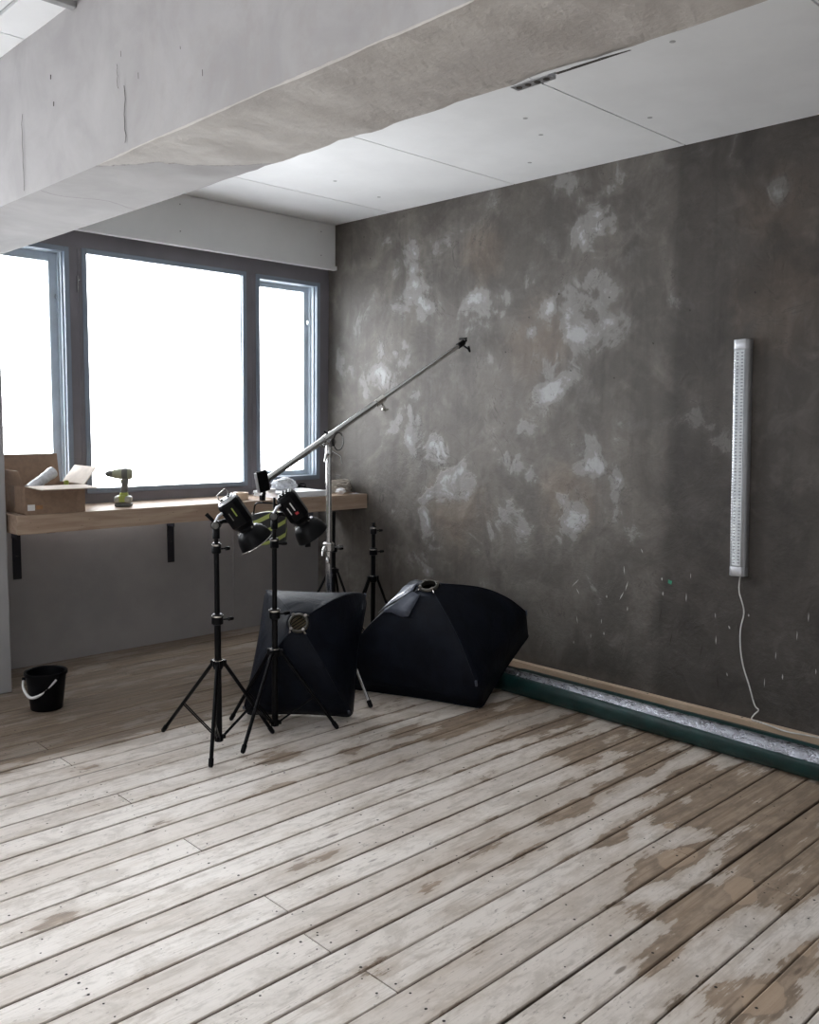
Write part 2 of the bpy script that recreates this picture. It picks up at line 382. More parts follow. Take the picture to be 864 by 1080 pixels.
    for p in ((X0,-3.7,-.03),(XR+.02,-3.7,-.03),(XR+.02,5.6,-.03),(X0,5.6,-.03)):
        mb.v.append(V(p)); [A[k].append(0) for k in A]
    mb.f.append([o,o+1,o+2,o+3]); mb.m.append(2)
    mb.at=A
    o=mb.build('floor',[FL,NAIL,SUB])
    struct(o,'worn whitewashed wooden plank floor with bare brown patches','floor')
def nail(mb,A,x,y,z,r):
    o=len(mb.v); n=7
    for k in range(n):
        a=2*PI*k/n; mb.v.append(V((x+r*math.cos(a)*random.uniform(.85,1.15),y+r*math.sin(a),z))); [A[q].append(0) for q in A]
    mb.f.append([o+k for k in range(n)]); mb.m.append(1)
make_floor()

# ------------------------------------------------------------------ right wall
WB=[(4.59,2.67,.11),(4.60,2.39,.15),(5.15,2.23,.18),(5.26,1.98,.13),(4.93,1.86,.19),(4.55,2.01,.08),(4.85,2.09,.08),(4.52,1.64,.08),(4.52,1.45,.12),(4.33,1.39,.10),(4.70,1.46,.11),(4.12,1.15,.13),(3.91,2.25,.13),(3.72,2.27,.10),(3.56,1.27,.10),(3.55,1.47,.06),(3.32,1.77,.09),(3.23,2.19,.11),(4.33,.76,.12),(3.68,.96,.10),(3.90,.80,.10),(3.57,.90,.10),(4.33,.54,.09),(3.51,2.43,.05),(4.77,2.79,.08),(3.38,2.61,.07),(4.37,1.04,.06),(3.15,2.15,.17),(3.05,2.25,.13),(3.21,1.81,.11),(3.13,2.65,.12),(3.28,2.90,.10),(2.93,2.76,.08),(2.83,2.50,.06),(2.51,2.17,.06),(2.09,2.69,.07),(2.44,2.93,.11),(2.27,2.97,.10),(2.87,1.12,.10),(3.08,1.37,.10),(2.40,1.55,.10),(2.70,1.55,.07),(2.77,.93,.09),(3.18,.95,.11),(2.98,.56,.10),(2.79,.70,.06),(2.22,1.45,.07),(2.96,2.06,.09),(3.40,2.20,.08),(4.41,2.27,.08)]
def make_right_wall():
    mb=MB(); A={'light':[], 'base':[], 'warm':[]}
    y0,y1=-3.7,YW+.02; st=.025; Ys=[y0+.25*i for i in range(20)]+[1.3+(y1-1.3)*i/172 for i in range(173)]; ny=len(Ys)-1; nz=120; rr_=random.Random(5); WQ=[(a,b,c,rr_.uniform(0,PI),rr_.uniform(1.3,2.3)) for a,b,c in WB]
    for i in range(ny+1):
        y=Ys[i]
        for k in range(nz+1):
            z=-.03+(CZ+.06)*k/nz
            wy_=y+.11*noise.noise(V((y*5,z*5,1)))+.045*noise.noise(V((y*14,z*14,2))); wz_=z+.11*noise.noise(V((y*5,z*5,11)))+.045*noise.noise(V((y*14,z*14,12)))
            l=-.12
            if y>1.2:
              for q in WQ:
                if abs(y-q[0])>.5 or abs(z-q[1])>.5: continue
                ca,sa_=math.cos(q[3]),math.sin(q[3]); dy,dz=wy_-q[0],wz_-q[1]
                d=((dy*ca+dz*sa_)**2/q[4]+(dz*ca-dy*sa_)**2*q[4])/(q[2]*.98)**2
                if d<3.5: l=max(l,.37*(1-d*.5))
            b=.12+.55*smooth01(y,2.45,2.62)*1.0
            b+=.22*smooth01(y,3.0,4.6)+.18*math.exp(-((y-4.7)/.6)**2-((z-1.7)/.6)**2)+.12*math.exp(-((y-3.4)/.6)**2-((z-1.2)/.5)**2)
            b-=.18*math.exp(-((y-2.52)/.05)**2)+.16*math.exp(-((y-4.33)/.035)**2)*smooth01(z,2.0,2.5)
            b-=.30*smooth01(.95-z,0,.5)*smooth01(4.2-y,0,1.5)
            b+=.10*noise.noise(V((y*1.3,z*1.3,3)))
            w=0
            for (wy,wz,wr) in ((3.45,2.02,.35),(3.2,1.1,.3),(4.1,.9,.4),(1.95,2.15,.4),(2.0,2.6,.3),(3.9,2.6,.25)):
                w=max(w,.5*(1-((y-wy)**2+(z-wz)**2)/wr**2))
            rx=.002*noise.noise(V((y*2,z*2,0)))
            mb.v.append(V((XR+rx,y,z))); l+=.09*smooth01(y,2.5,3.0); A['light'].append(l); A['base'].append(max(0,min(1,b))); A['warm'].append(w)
    K=nz+1
    for i in range(ny):
        for k in range(nz): mb.f.append([i*K+k,i*K+k+1,(i+1)*K+k+1,(i+1)*K+k]); mb.m.append(0)
    # thickness behind
    def q(pts,mi):
        o=len(mb.v)
        for p in pts: mb.v.append(V(p)); A['light'].append(0); A['base'].append(.3); A['warm'].append(0)
        mb.f.append([o+j for j in range(len(pts))]); mb.m.append(mi)
    q([(XR+.25,y0,-.03),(XR+.25,y1,-.03),(XR+.25,y1,CZ+.03),(XR+.25,y0,CZ+.03)],0)
    q([(XR,y1,-.03),(XR,y1,CZ+.03),(XR+.25,y1,CZ+.03),(XR+.25,y1,-.03)],0)
    # scrapes and chips along the lower part, holes higher up
    def scr(y,z,l,w,ang,mi):
        w*=.7 if mi<3 else 1
        c,s=math.cos(ang),math.sin(ang); x=XR-.0035
        q([(x,y-w*c*.3-l*s*.5,z+w*s*.3-l*c*.5),(x,y+w*c-l*s*.1,z-w*s-l*c*.1),(x,y+w*c*.5+l*s*.5,z-w*s*.5+l*c*.5),(x,y-w*c+l*s*.1,z+w*s+l*c*.1)],mi)
    S=[(2.79,.72,.05,.004,.1),(2.77,.63,.06,.005,-.3),(2.80,.57,.06,.005,-.5),(2.76,.50,.03,.004,0),(3.12,.60,.07,.004,-.8),(3.1,.55,.04,.004,.6),(2.90,.55,.02,.006,0),(2.54,.62,.025,.006,0),(2.40,.62,.05,.004,0),(2.15,.50,.02,.006,.4),(2.22,.42,.05,.004,0),(1.9,.40,.04,.003,0),(1.86,.30,.03,.005,0),(1.80,.52,.05,.003,0),(2.93,.40,.03,.003,0),(3.10,.38,.05,.003,.2),(2.91,.33,.02,.005,0),(2.55,.70,.02,.006,0),(2.23,.55,.03,.003,.1),(2.05,.58,.015,.006,0),(1.75,.62,.05,.003,0),(2.15,.25,.02,.004,.3),(1.95,.25,.05,.003,0),(3.0,.3,.03,.003,0),(3.12,.24,.02,.003,0),(2.68,.84,.03,.004,.4),(1.70,.36,.03,.003,0),(2.38,.74,.03,.003,0)]
    for y,z,l,w,a in S: scr(y,z,l,w,a,2)
    scr(2.50,.69,.03,.014,.3,3)
    for y,z in ((3.7,1.98),(3.2,1.85),(3.52,2.18),(2.66,1.98),(2.9,1.8),(2.45,2.14),(3.3,2.3),(5.05,2.86),(4.98,2.7),(2.95,2.25),(2.1,2.2),(1.75,1.75)):
        scr(y,z,.014,.007,random.random(),1)
    for y,z in ((2.55,.5),(2.48,.38),(2.1,.5),(2.2,.2),(2.3,.35)): scr(y,z,.09,.004,random.uniform(-.2,.2),1)
    mb.at=A
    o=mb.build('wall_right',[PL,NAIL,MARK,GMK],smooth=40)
    struct(o,'dark mottled bare plaster wall with pale smears','wall')
make_right_wall()

# ------------------------------------------------------------------ ceiling
mb=MB()
seams=[2.517-1.13*k for k in range(6,0,-1)]+[2.517,3.66,4.768]
ed=[-3.7]+[s for s in seams if s>-3.6]+[YW+.02]
for a,b in zip(ed[:-1],ed[1:]):
    for x0,x1 in ((-3.3,-.9),(-.89,1.3),(1.31,XR)):
        mb.box((x0+.003,a+.0045,CZ),(x1-.003,b-.0045,CZ+.012),0)
mb.box((-3.3,-3.7,CZ+.0125),(XR+.2,YW+.2,CZ+.15),1)
for (x,y) in ((3.75,2.95),(3.9,2.42),(3.5,2.85),(4.1,3.3),(4.05,4.5),(3.6,4.4),(2.6,4.0),(3.2,1.9)):
    mb.lathe([(.012,0),(.012,.002)],(x,y,CZ-.001),n=10,mi=1)
struct(mb.build('ceiling',[CEIL,GAP]),'white board ceiling with dark joints','ceiling')

# ------------------------------------------------------------------ window wall (below and beside the windows)
mb=MB()
def wallgrid(x0,x1,z0,z1,y,n=.3):
    mb.box((x0,y,z0),(x1,y+.3,z1),0)
wallgrid(-3.3,XR,-.03,1.0,YW)
wallgrid(-3.3,XR,2.67,CZ+.03,YW)
mb.tube((3.62,YW-.001,.05),(3.625,YW-.001,.88),.004,n=6)
struct(mb.build('wall_back',[LOWW]),'plain grey wall below the windows','wall')
mb=MB(); mb.box((1.456,5.11,0),(1.854,YW,2.412))
struct(mb.build('trim_1',COLM,bevel=.006),'white painted concrete column at the left edge','column')

# beam
def make_beam():
    mb=MB(); A={'rough':[], 'lip':[]}
    xa,xb,zb=1.456,1.875,2.412; Y0,Y1=-3.7,YW
    def r_s(x,y):   # soffit roughness
        lim=3.05+ (x-xa)*(-1.0)+.12*noise.noise(V((x*6,y*2,0)))
        return smooth01(lim+.15-y,0,.3)
    def r_f(y,z):
        return .30*smooth01(3.6-y,0,1.6)
    ny=int((Y1-Y0)/.05)
    prof=[('f',xa,z) for z in [CZ-(CZ-zb)*k/12 for k in range(12)]]+[('f',xa+.0005,zb+.008)]+[('c',xa+.002,zb)]+[('s',xa+(xb-xa)*k/9,zb) for k in range(1,9)]+[('c',xb,zb)]+[('b',xb,zb+(CZ-zb)*k/3) for k in range(1,4)]
    for i in range(ny+1):
        y=Y0+(Y1-Y0)*i/ny
        for t,x,z in prof:
            r=r_s(x,y) if t in 'sc' else (r_f(y,z) if t=='f' else .2)
            h=noise.fractal(V((x*5,y*5,z*5)),.8,2.1,4)
            h2=noise.fractal(V((x*22,y*14,z*22)),.8,2.1,3)
            p=V((x,y,z)); amp=.006*smooth01(3.3-y,0,.3)
            if t=='s': p.z+=amp*h+.0025*h2*r; 
            if t=='f': p.x+=(.0015+amp*.3)*h
            if t=='c': p.z+=amp*.8*h+.006*abs(h2)*smooth01(3.1-y,0,.4); p.x+=(.005 if x<1.6 else -.006)*abs(h2)*smooth01(3.1-y,0,.4)
            mb.v.append(p); A['rough'].append(r); A['lip'].append(1 if t in 'sc' else 0)
    K=len(prof)
    for i in range(ny):
        for k in range(K-1): mb.f.append([i*K+k,i*K+k+1,(i+1)*K+k+1,(i+1)*K+k]); mb.m.append(0)
    def q(pts):
        o=len(mb.v)
        for p in pts: mb.v.append(V(p)); A['rough'].append(0); A['lip'].append(0)
        mb.f.append([o+j for j in range(len(pts))]); mb.m.append(1)
    def crack(pts,w,ax):      # ribbon of small quads on the face
        for a,b in zip(pts[:-1],pts[1:]):
            a,b=V(a),V(b)
            if ax=='f': o=V((0,w,0)) ; n=V((-.004,0,0))
            else: o=V((0,w,0)); n=V((0,0,-.004))
            q([a-o+n,a+o+n,b+o+n,b-o+n])
    def cr(y,z0,z1,w):
        n=8; return crack([(xa,y+random.uniform(-.008,.008),z0+(z1-z0)*k/n) for k in range(n+1)],w,'f')
    cr(3.70,2.43,2.72,.0022); cr(2.85,2.44,2.62,.0022); cr(2.9,2.62,2.70,.0012)
    for y,z in ((3.42,2.78),(3.40,2.68)): q([(xa-.004,y,z),(xa-.004,y+.008,z+.004),(xa-.004,y+.006,z+.02),(xa-.004,y-.003,z+.016)])
    for _ in range(9):
        y=random.uniform(1.4,2.9); z=random.uniform(2.45,2.9); l=random.uniform(.008,.03)
        q([(xa-.0045,y,z),(xa-.0045,y+.003,z),(xa-.0045,y+.004,z+l),(xa-.0045,y+.001,z+l)])
    # joint across the smooth soffit part
    crack([(xa+(xb-xa)*k/8,3.55+.03*math.sin(k),zb-.001) for k in range(9)],.0012,'s')
    for y0_,y1_ in ((1.22,1.30),(1.30,1.38),(1.38,1.43)): q([(xb-.012+.006*(y1_<1.35),y0_,zb-.009),(xb+.004,y0_,zb-.007),(xb+.004,y1_,zb-.007),(xb-.014,y1_,zb-.009)])
    mb.at=A
    struct(mb.build('trim_2',[BM,SUB],smooth=35),'deep concrete ceiling beam, smooth near the window and rough nearer the camera','beam')
make_beam()

# ------------------------------------------------------------------ other walls of the room
def wallx(x,name,openings,lab):
    mb=MB(); ys=[-3.7]+[v for o in openings for v in o]+[YW+.3]
    for i in range(0,len(ys),2): mb.box((x-.3,ys[i],-.03),(x,ys[i+1],CZ+.03))
    for a,b in openings: mb.box((x-.3,a,-.03),(x,b,.95)); mb.box((x-.3,a,2.67),(x,b,CZ+.03))
    struct(mb.build(name,[LOWW]),lab,'wall')
wallx(-3.0,'wall_left',[(.4,1.3)],'grey wall with an added window, left of the camera')
mb=MB(); mb.box((-3.3,-3.9,-.03),(XR+.2,-3.6,CZ+.03)); struct(mb.build('wall_front',[WHP]),'pale wall behind the camera','wall')

# ------------------------------------------------------------------ windows
FY=5.456; ZB,ZT=BENCH_T,2.672
def opening(name,x0,x1,z0,z1,deep,label,specks=False):
    """the fixed member round one light; opening between x0..x1, z0..z1"""
    r=bpy.data.objects.new(name,None); C.objects.link(r); r.location=((x0+x1)/2,FY,z0); struct(r,label,'window')
    w=.03
    f=MB(); a,b=x0-w,x1+w; y0,y1=FY-.006,FY+.03
    f.box((a,y0,z0-w),(x0,y1,z1+w)); f.box((x1,y0,z0-w),(b,y1,z1+w)); f.box((x0,y0,z1),(x1,y1,z1+w)); f.box((x0,y0,z0-w),(x1,y1,z0))
    f.build('stop_bead',FRB,r,bevel=.003)
    if deep:
        s=MB(); y0,y1=FY+.03,FY+.15; t=.012
        s.box((x0-t,y0,z0-t),(x0,y1,z1+t)); s.box((x1,y0,z0-t),(x1+t,y1,z1+t)); s.box((x0,y0,z1),(x1,y1,z1+t)); s.box((x0,y0,z0-t),(x1,y1,z0))
        q=.05 if x1<3 else .034
        s.box((x0,y1-.04,z0),(x0+q,y1,z1)); s.box((x1-q,y1-.04,z0),(x1,y1,z1)); s.box((x0+q,y1-.04,z1-q),(x1-q,y1,z1)); s.box((x0+q,y1-.04,z0),(x1-q,y1,z0+q))
        s.box((x1-.006,y0,z0),(x1,y0+.012,z1)); s.box((x1-.010,y0+.04,z0),(x1,y0+.046,z1))
        s.build('sash',REV,r,bevel=.002)
        py=y1-.02; g=MB(); g.box((x0+q-.005,py,z0+q-.005),(x1-q+.005,py+.004,z1-q+.005)); g.build('pane',GL,r)
        l=MB(); l.tube((x1-.012,FY+.09,z1-.26),(x1-.02,FY+.09,z1-.26),.014); l.build('latch',NIC,r,smooth=40)
    else:
        py=FY+.035; g=MB(); g.box((x0-.01,py,z0-.01),(x1+.01,py+.004,z1+.01)); g.build('pane',GL,r)
        s=MB()
        for x,z in ((x0+.585,1.285),(x0+.70,1.265)): s.lathe([(.008,0),(.008,.0015)],(x,py-.002,z),(0,-1,0),n=8)
        s.build('speck',BLP,r)
    return r
W1=opening('window_1',1.90,2.365,1.10,2.535,True,'left window light beside the column, with a pale deep reveal')
W2=opening('window_2',2.505,3.635,1.10,2.540,False,'large fixed central window pane glaring white')
W3=opening('window_3',3.775,4.29,1.125,2.535,True,'narrow right window light next to the plaster wall')
f=MB(); y0,y1=FY,FY+.05
for a,b in ((1.855,1.87),(2.395,2.475),(3.665,3.745),(4.32,XR-.003)): f.box((a,y0,ZB-.004),(b,y1,2.565))
f.box((1.855,y0,2.565),(XR-.003,y1,ZT)); 
for a,b in ((1.87,2.395),(2.475,3.665),(3.745,4.32)): f.box((a,y0,ZB-.004),(b,y1,1.07 if a<3.7 else 1.095))
f.box((2.445,y0-.006,ZB),(2.452,y0,2.56)); f.box((3.70,y0-.006,ZB),(3.706,y0,2.56))
struct(f.build('trim_3',FRM,bevel=.003),'grey purple window frame posts and rails','window frame')
l=MB(); l.box((2.437,FY-.02,2.30),(2.444,FY,2.40)); l.box((2.436,FY-.028,2.37),(2.45,FY-.016,2.38)); struct(l.build('trim_5',NIC,bevel=.002),'small metal catch on the left window post','catch')
# unseen windows added to light the room, along the facade and left wall
def added_window(name,lo,hi,axis,label):
    r=bpy.data.objects.new(name,None); C.objects.link(r); r.location=lo; struct(r,label,'window')
    f=MB(); t=.07; n=3; (x0,y0,z0),(x1,y1,z1)=lo,hi
    if axis=='x':
        f.box((x0,y0,z0),(x1,y1,z0+t)); f.box((x0,y0,z1-t),(x1,y1,z1))
        for k in range(n+1): c=x0+(x1-x0-t)*k/n; f.box((c,y0,z0),(c+t,y1,z1))
        g=MB(); g.box((x0+.02,(y0+y1)/2,z0+.02),(x1-.02,(y0+y1)/2+.004,z1-.02))
    else:
        f.box((x0,y0,z0),(x1,y1,z0+t)); f.box((x0,y0,z1-t),(x1,y1,z1))
        for k in range(n+1): c=y0+(y1-y0-t)*k/n; f.box((x0,c,z0),(x1,c+t,z1))
        g=MB(); g.box(((x0+x1)/2,y0+.02,z0+.02),((x0+x1)/2+.004,y1-.02,z1-.02))
    f.build('frame',FRM,r); g.build('pane',GL,r)
added_window('added_window_4',(-3.0,FY,1.0),(1.456,FY+.1,2.67),'x','unseen window band left of the column, added to light the room')
added_window('added_window_5',(-3.2,.4,.95),(-3.1,1.3,2.67),'y','unseen window in the left wall, added to light the room')

# cover box above the window
mb=MB(); mb.box((1.88,5.365,2.668),(XR-.012,YW-.0,CZ-.004))
mb.box((1.88,5.345,2.655),(XR-.012,5.385,2.684))
for x in (3.1,4.26): 
    for z in (2.75,2.92): mb.lathe([(.004,0),(.004,.001)],(x,5.3645,z),(0,-1,0),n=8,mi=1)
struct(mb.build('trim_4',[WHP,NAIL],bevel=.007,seg=3),'long white cover box above the window','blind box')

# ------------------------------------------------------------------ bench with brackets
b=thing('window_bench','long pine plank shelf running under the windows to the plaster wall','bench',(3.1,5.2,BENCH_B))
mb=MB(); mb.box((1.868,BENCH_Y,BENCH_B),(XR-.006,FY-.003,BENCH_T)); mb.build('bench_top',BEN,b,bevel=.004)
for x in (2.075,3.115,4.30):
    m=MB(); m.box((x-.024,YW-.008,.555),(x+.026,YW-.0005,BENCH_B-.001)); m.box((x-.024,5.05,BENCH_B-.009),(x+.026,YW-.008,BENCH_B-.001))
    m.box((x-.028,YW-.10,BENCH_B-.09),(x-.022,YW-.003,BENCH_B-.003))
    k=m.build('bracket',BRK,b,bevel=.0015)
    s=MB(); s.lathe([(.006,0),(.005,.003)],(x,YW-.008,.70),(0,-1,0),n=8); s.build('screw',NIC,k)

# batten at the foot of the wall
mb=MB(); mb.box((XR-.045,-3.5,0),(XR-.003,3.62,.048)); 
for y in (3.0,2.6,2.05,1.95,1.5): mb.lathe([(.006,0),(.006,.001)],(XR-.02,y,.0485),(0,0,1),n=8,mi=1)
struct(mb.build('baseboard_right',[BAT,NAIL],bevel=.003),'pale raw timber batten along the foot of the plaster wall','baseboard')

# ------------------------------------------------------------------ roll of tarpaulin with foil
def make_roll():
    y0,y1=-1.2,3.42; xc,r=3.968,.066
    t=thing('tarpaulin_roll','rolled dark green tarpaulin with silver foil on top, lying along the plaster wall','roll',(xc,1.0,0))
    n=int((y1-y0)/.02)
    # outer green sheet, open at the top, tail spread back to the batten
    mb=MB(); g=[]
    for i in range(n+1):
        y=y0+(y1-y0)*i/n; row=[]
        wob=.002*noise.noise(V((y*2.5,0,0))); dx=.004*noise.noise(V((y*.9,5,0)))
        lip=134+26*smooth01(3.2-y,0,2.0)+2*noise.noise(V((y*3,0,9)))
        for a in [lip+(392-lip)*k/19 for k in range(20)]:   # lip front .. under .. back
            aa=math.radians(a); rr=r+.002+wob+.0015*noise.noise(V((y*9,a*.05,1)))
            row.append(V((xc+dx+rr*math.cos(aa),y,max(.0015,r+.002+rr*math.sin(aa)))))
        zb=row[-1].z
        for k,(xx,zz) in enumerate(((.085,.118),(.11,.105),(.15,.080),(.20,.066),(.27,.044),(.33,.034),(.375,.022))):
            row.append(V((xc+xx,y,zz+.004*noise.noise(V((y*2.2,k*.7,2))))))
        g.append(row)
    mb.sheet(g); o=mb.build('green_sheet',GRN,t,smooth=60,solid=.003)
    # body of folded layers beneath the tail
    mb=MB(); g=[]
    for i in range(0,n+1,4):
        y=y0+(y1-y0)*i/n; g.append([V((xc+x,y,z)) for x,z in ((.07,.002),(.10,.09),(.15,.066),(.27,.034),(.335,.026),(.36,.002))])
    mb.sheet(g); mb.build('folded_layers',GRN,t,smooth=50)
    mb=MB(); g=[]
    for i in range(n+1):
        y=y0+(y1+.004-y0)*i/n; row=[]
        for k in range(33):
            a=2*PI*k/32; rr=r-.002+.0022*noise.noise(V((y*14,math.cos(a)*2,math.sin(a)*2)))+.0010*noise.noise(V((y*45,a*4,3)))
            row.append(V((xc+rr*math.cos(a),y,r+.003+rr*math.sin(a))))
        g.append(row)
    mb.sheet(g); f=mb.build('foil_core',FOIL,t,smooth=60)
    # closed end with spiral of layers
    mb=MB(); mb.lathe([(r-.006,0),(r-.004,.01),(r-.012,.012),(r-.018,.006),(r-.026,.013),(r-.034,.006),(.016,.012),(.012,-.02)],(xc,y1-.008,r+.003),(0,1,0),n=28)
    mb.build('roll_end',GRN,t,smooth=30)
make_roll()

# ------------------------------------------------------------------ LED batten light and its cord
def make_led():
    lean=Matrix.Translation((XR,2.10,1.973))@Matrix.Rotation(math.radians(-1.7),4,'X')
    t=thing('led_batten_light','silver ribbed strip light fixed upright on the plaster wall','light',(XR,2.12,.78))
    L=1.194; w=.088; d=.046
    def prof(mb,s,z0,z1,mi=0):
        P=[(-.001,0),(-.001,w),(-.018,w),(-d*.75,w*.93),(-d,w*.80),(-d,w*.20),(-d*.75,w*.07),(-.018,0)]
        bt=[V((x*s,w/2+(y-w/2)*s,z0)) for x,y in P]; tp=[V((x*s,w/2+(y-w/2)*s,z1)) for x,y in P]; n=len(P)
        mb.add(bt+tp,[tuple(range(n)),tuple(range(2*n-1,n-1,-1))]+[(i,i+n,(i+1)%n+n,(i+1)%n) for i in range(n)],mi)
    m=MB(); m.T=lean; prof(m,1.0,-L+.05,-.05); 
    m.build('housing',ALU,t,bevel=.002)
    m=MB(); m.T=lean; prof(m,1.03,-.05,0); m.build('end_cap',ALU,t,bevel=.003)
    m=MB(); m.T=lean; prof(m,1.03,-L,-L+.05); m.build('end_cap',ALU,t,bevel=.003)
    m=MB(); m.T=lean; m.box((-d-.0012,w*.24,-L+.055),(-d,w*.76,-.055)); m.build('led_board',LED,t)
    m=MB(); m.T=lean
    z=-.065
    while z>-L+.065: m.box((-d-.0032,w*.30,z-.006),(-d-.0012,w*.42,z)); m.box((-d-.0032,w*.58,z-.006),(-d-.0012,w*.70,z)); z-=.0165
    o=m.build('louvre_row',simple('louvre_grey',(.30,.31,.34),.4),t); o['kind']='stuff'
    m=MB(); m.T=lean; g=[]
    n=160
    for i in range(n+1):
        zz=-.055-(L-.11)*i/n; row=[]
        for k in range(9):
            a=PI*k/8; row.append(V((-d-.0045-.010*math.sin(a)-(.0012 if i%2 else 0),w/2+w*.34*math.cos(a),zz)))
        g.append(row)
    m.sheet(g); m.build('clear_cover',CLR,t)
    c=MB(); P=[(4.39,2.098,.790),(4.39,2.100,.70),(4.392,2.070,.60),(4.392,2.084,.50),(4.392,2.078,.40),(4.392,2.058,.31),(4.39,2.024,.227),(4.388,1.988,.13),(4.385,1.965,.108),(4.383,1.985,.080),(4.372,1.992,.056),(4.366,1.95,.0545),(4.352,1.88,.053),(4.340,1.80,.050),(4.352,1.70,.053),(4.364,1.62,.0545)]
    c.path(arc(P),.0036,8); tag(c.build('power_cord',CORD,smooth=60),'thin wavy white cord hanging from the strip light to the batten','cord')
make_led()

# ------------------------------------------------------------------ tripod light stands
def stand(name,label,base,feet,collar,hub,joints,top,rs=(.0155,.0125,.0100),leg_r=.0092,mat=BLK,knob=BLP,cat='light stand',collar_mat=None,group=None,lean=(0,0)):
    x,y=base; t=thing(name,label,cat,(x,y,0),group)
    P=lambda z: V((x+lean[0]*z,y+lean[1]*z,z))
    zs=[hub-.01]+joints+[top]
    for i in range(len(zs)-1):
        m=MB(); m.tube(P(zs[i]),P(zs[i+1]),rs[min(i,len(rs)-1)],n=14); m.build('pole_section',mat,t,smooth=40)
        if i>0:
            m=MB(); z=zs[i]; r=rs[i-1]*1.75
            m.lathe([(r*.8,-.03),(r,-.026),(r,.014),(r*.8,.02)],P(z),n=16)
            m.tube(P(z)+V((r*.6,-.0,-.01)),P(z)+V((r*2.3,-.01,-.01)),.004,n=8); m.tube(P(z)+V((r*2.0,-.01,-.01)),P(z)+V((r*2.9,-.012,-.01)),.010,.008,n=10)
            c=m.build('height_clamp',knob,t,smooth=40)
            s=MB(); s.lathe([(r*1.03,-.004),(r*1.03,.004)],P(z)+V((0,0,.010)),n=16); s.build('clamp_ring',collar_mat or CHR,c,smooth=40)
    m=MB(); cr=.026
    m.lathe([(.015,-.03),(cr*.8,-.028),(cr,-.01),(cr,.012),(.016,.022)],P(collar),n=18)
    for f in feet:
        d=V((f[0]-x,f[1]-y,0)).normalized(); m.box((.012,-.010,-.018),(.040,.010,.012),M=Matrix.Translation(P(collar))@Matrix.Rotation(math.atan2(d.y,d.x),4,'Z'))
    co=m.build('leg_collar',knob,t,bevel=.002)
    s=MB(); s.lathe([(.0245,0),(.0245,.004)],P(collar)+V((0,0,.012)),n=18); s.build('collar_ring',collar_mat or CHR,co,smooth=40)
    m=MB(); m.lathe([(.012,-.024),(.020,-.022),(.022,0),(.013,.014)],P(hub),n=16)
    for f in feet:
        d=V((f[0]-x,f[1]-y,0)).normalized(); m.box((.010,-.008,-.014),(.032,.008,.006),M=Matrix.Translation(P(hub))@Matrix.Rotation(math.atan2(d.y,d.x),4,'Z'))
    m.build('brace_hub',knob,t,bevel=.002)
    for f in feet:
        F=V((f[0],f[1],leg_r+.002)); d=(F-P(collar)); dd=V((d.x,d.y,0)).normalized(); a=P(collar)+dd*.032+V((0,0,-.004)); side=dd.cross(V((0,0,1)))*.006
        m=MB(); m.tube(a,F,leg_r,n=10); lg=m.build('leg',mat,t,smooth=40)
        m=MB(); u=(F-a).normalized(); m.path([F-u*.035,F-u*.004,F+u*.004],[leg_r*1.3,leg_r*1.3,leg_r*.8],10); m.build('rubber_foot',BLP,lg,smooth=50)
        j=a+(F-a)*.58; h=P(hub)+dd*.024
        m=MB()
        for s in (-1,1): m.tube(h+side*s,j+side*s,.0036,n=6)
        m.tube(j-side*1.5,j+side*1.5,.006,n=8); m.build('brace',mat,t,smooth=40)
    return t
A=(2.25,3.60); B=(2.572,3.60)
stand('light_stand','black tripod light stand nearest the bucket, left of the two carrying lamps',A,[(2.147,3.946),(2.073,3.387),(2.535,3.565)],.405,.05,[.62,.955],1.035,lean=(-.005,0))
stand('light_stand','black tripod light stand in front of the upright softbox, carrying the right lamp',B,[(2.273,3.437),(2.811,3.402),(2.49,3.87)],.405,.05,[.60,.95],1.055)
stand('light_stand','black tripod stand half hidden behind the chrome boom pole, under the bench',(4.13,5.05),[(3.90,5.18),(4.345,5.20),(4.20,4.83)],.46,.06,[.62],.885)
stand('light_stand','black tripod stand without a lamp between softboxes and plaster wall',(3.90,4.36),[(3.65,4.42),(4.16,4.34),(3.93,4.66)],.52,.07,[.70,.84],.885)
# chrome boom stand
X,Y=3.235,4.0
bs=stand('boom_stand','tall chrome tripod stand holding the slanting boom arm','boom stand',(X,Y) and 0) if False else stand('boom_stand','tall chrome tripod stand with a slanting telescopic boom arm above the softboxes',(X,Y),[(3.158,3.540),(3.45,4.45),(2.87,4.27)],.50,.06,[.83],1.40,rs=(.0185,.0165),leg_r=.010,mat=NIC,knob=NIC,cat='boom stand',collar_mat=CHR)
m=MB(); z=.80; 
m.tube((X-.01,Y,z),(X-.07,Y-.03,z+.01),.006,n=8,mi=0); m.path([(X-.045,Y-.02,z+.03),(X-.06,Y-.028,z+.012),(X-.075,Y-.035,z-.02)],[.007,.010,.006],8); m.lathe([(.012,-.03),(.014,-.01),(.009,.01)],(X-.02,Y-.015,z-.04),n=10)
m.build('wing_knob',NIC,bs,smooth=50)
P0=V((2.79,4.02,1.205)); P1=V((4.315,3.98,2.046)); ax=(P1-P0).normalized()
PV=P0+(P1-P0)*((X-P0.x)/(P1.x-P0.x)); split=P0+(P1-P0)*.545
m=MB(); m.tube(P0,split,.0180,n=16); m.tube(P0-ax*.01,P0+ax*.02,.020,n=16); m.build('boom_outer_tube',NIC,bs,smooth=40)
m=MB(); m.tube(split-ax*.05,P1,.0135,n=14); m.build('boom_inner_tube',NIC,bs,smooth=40)
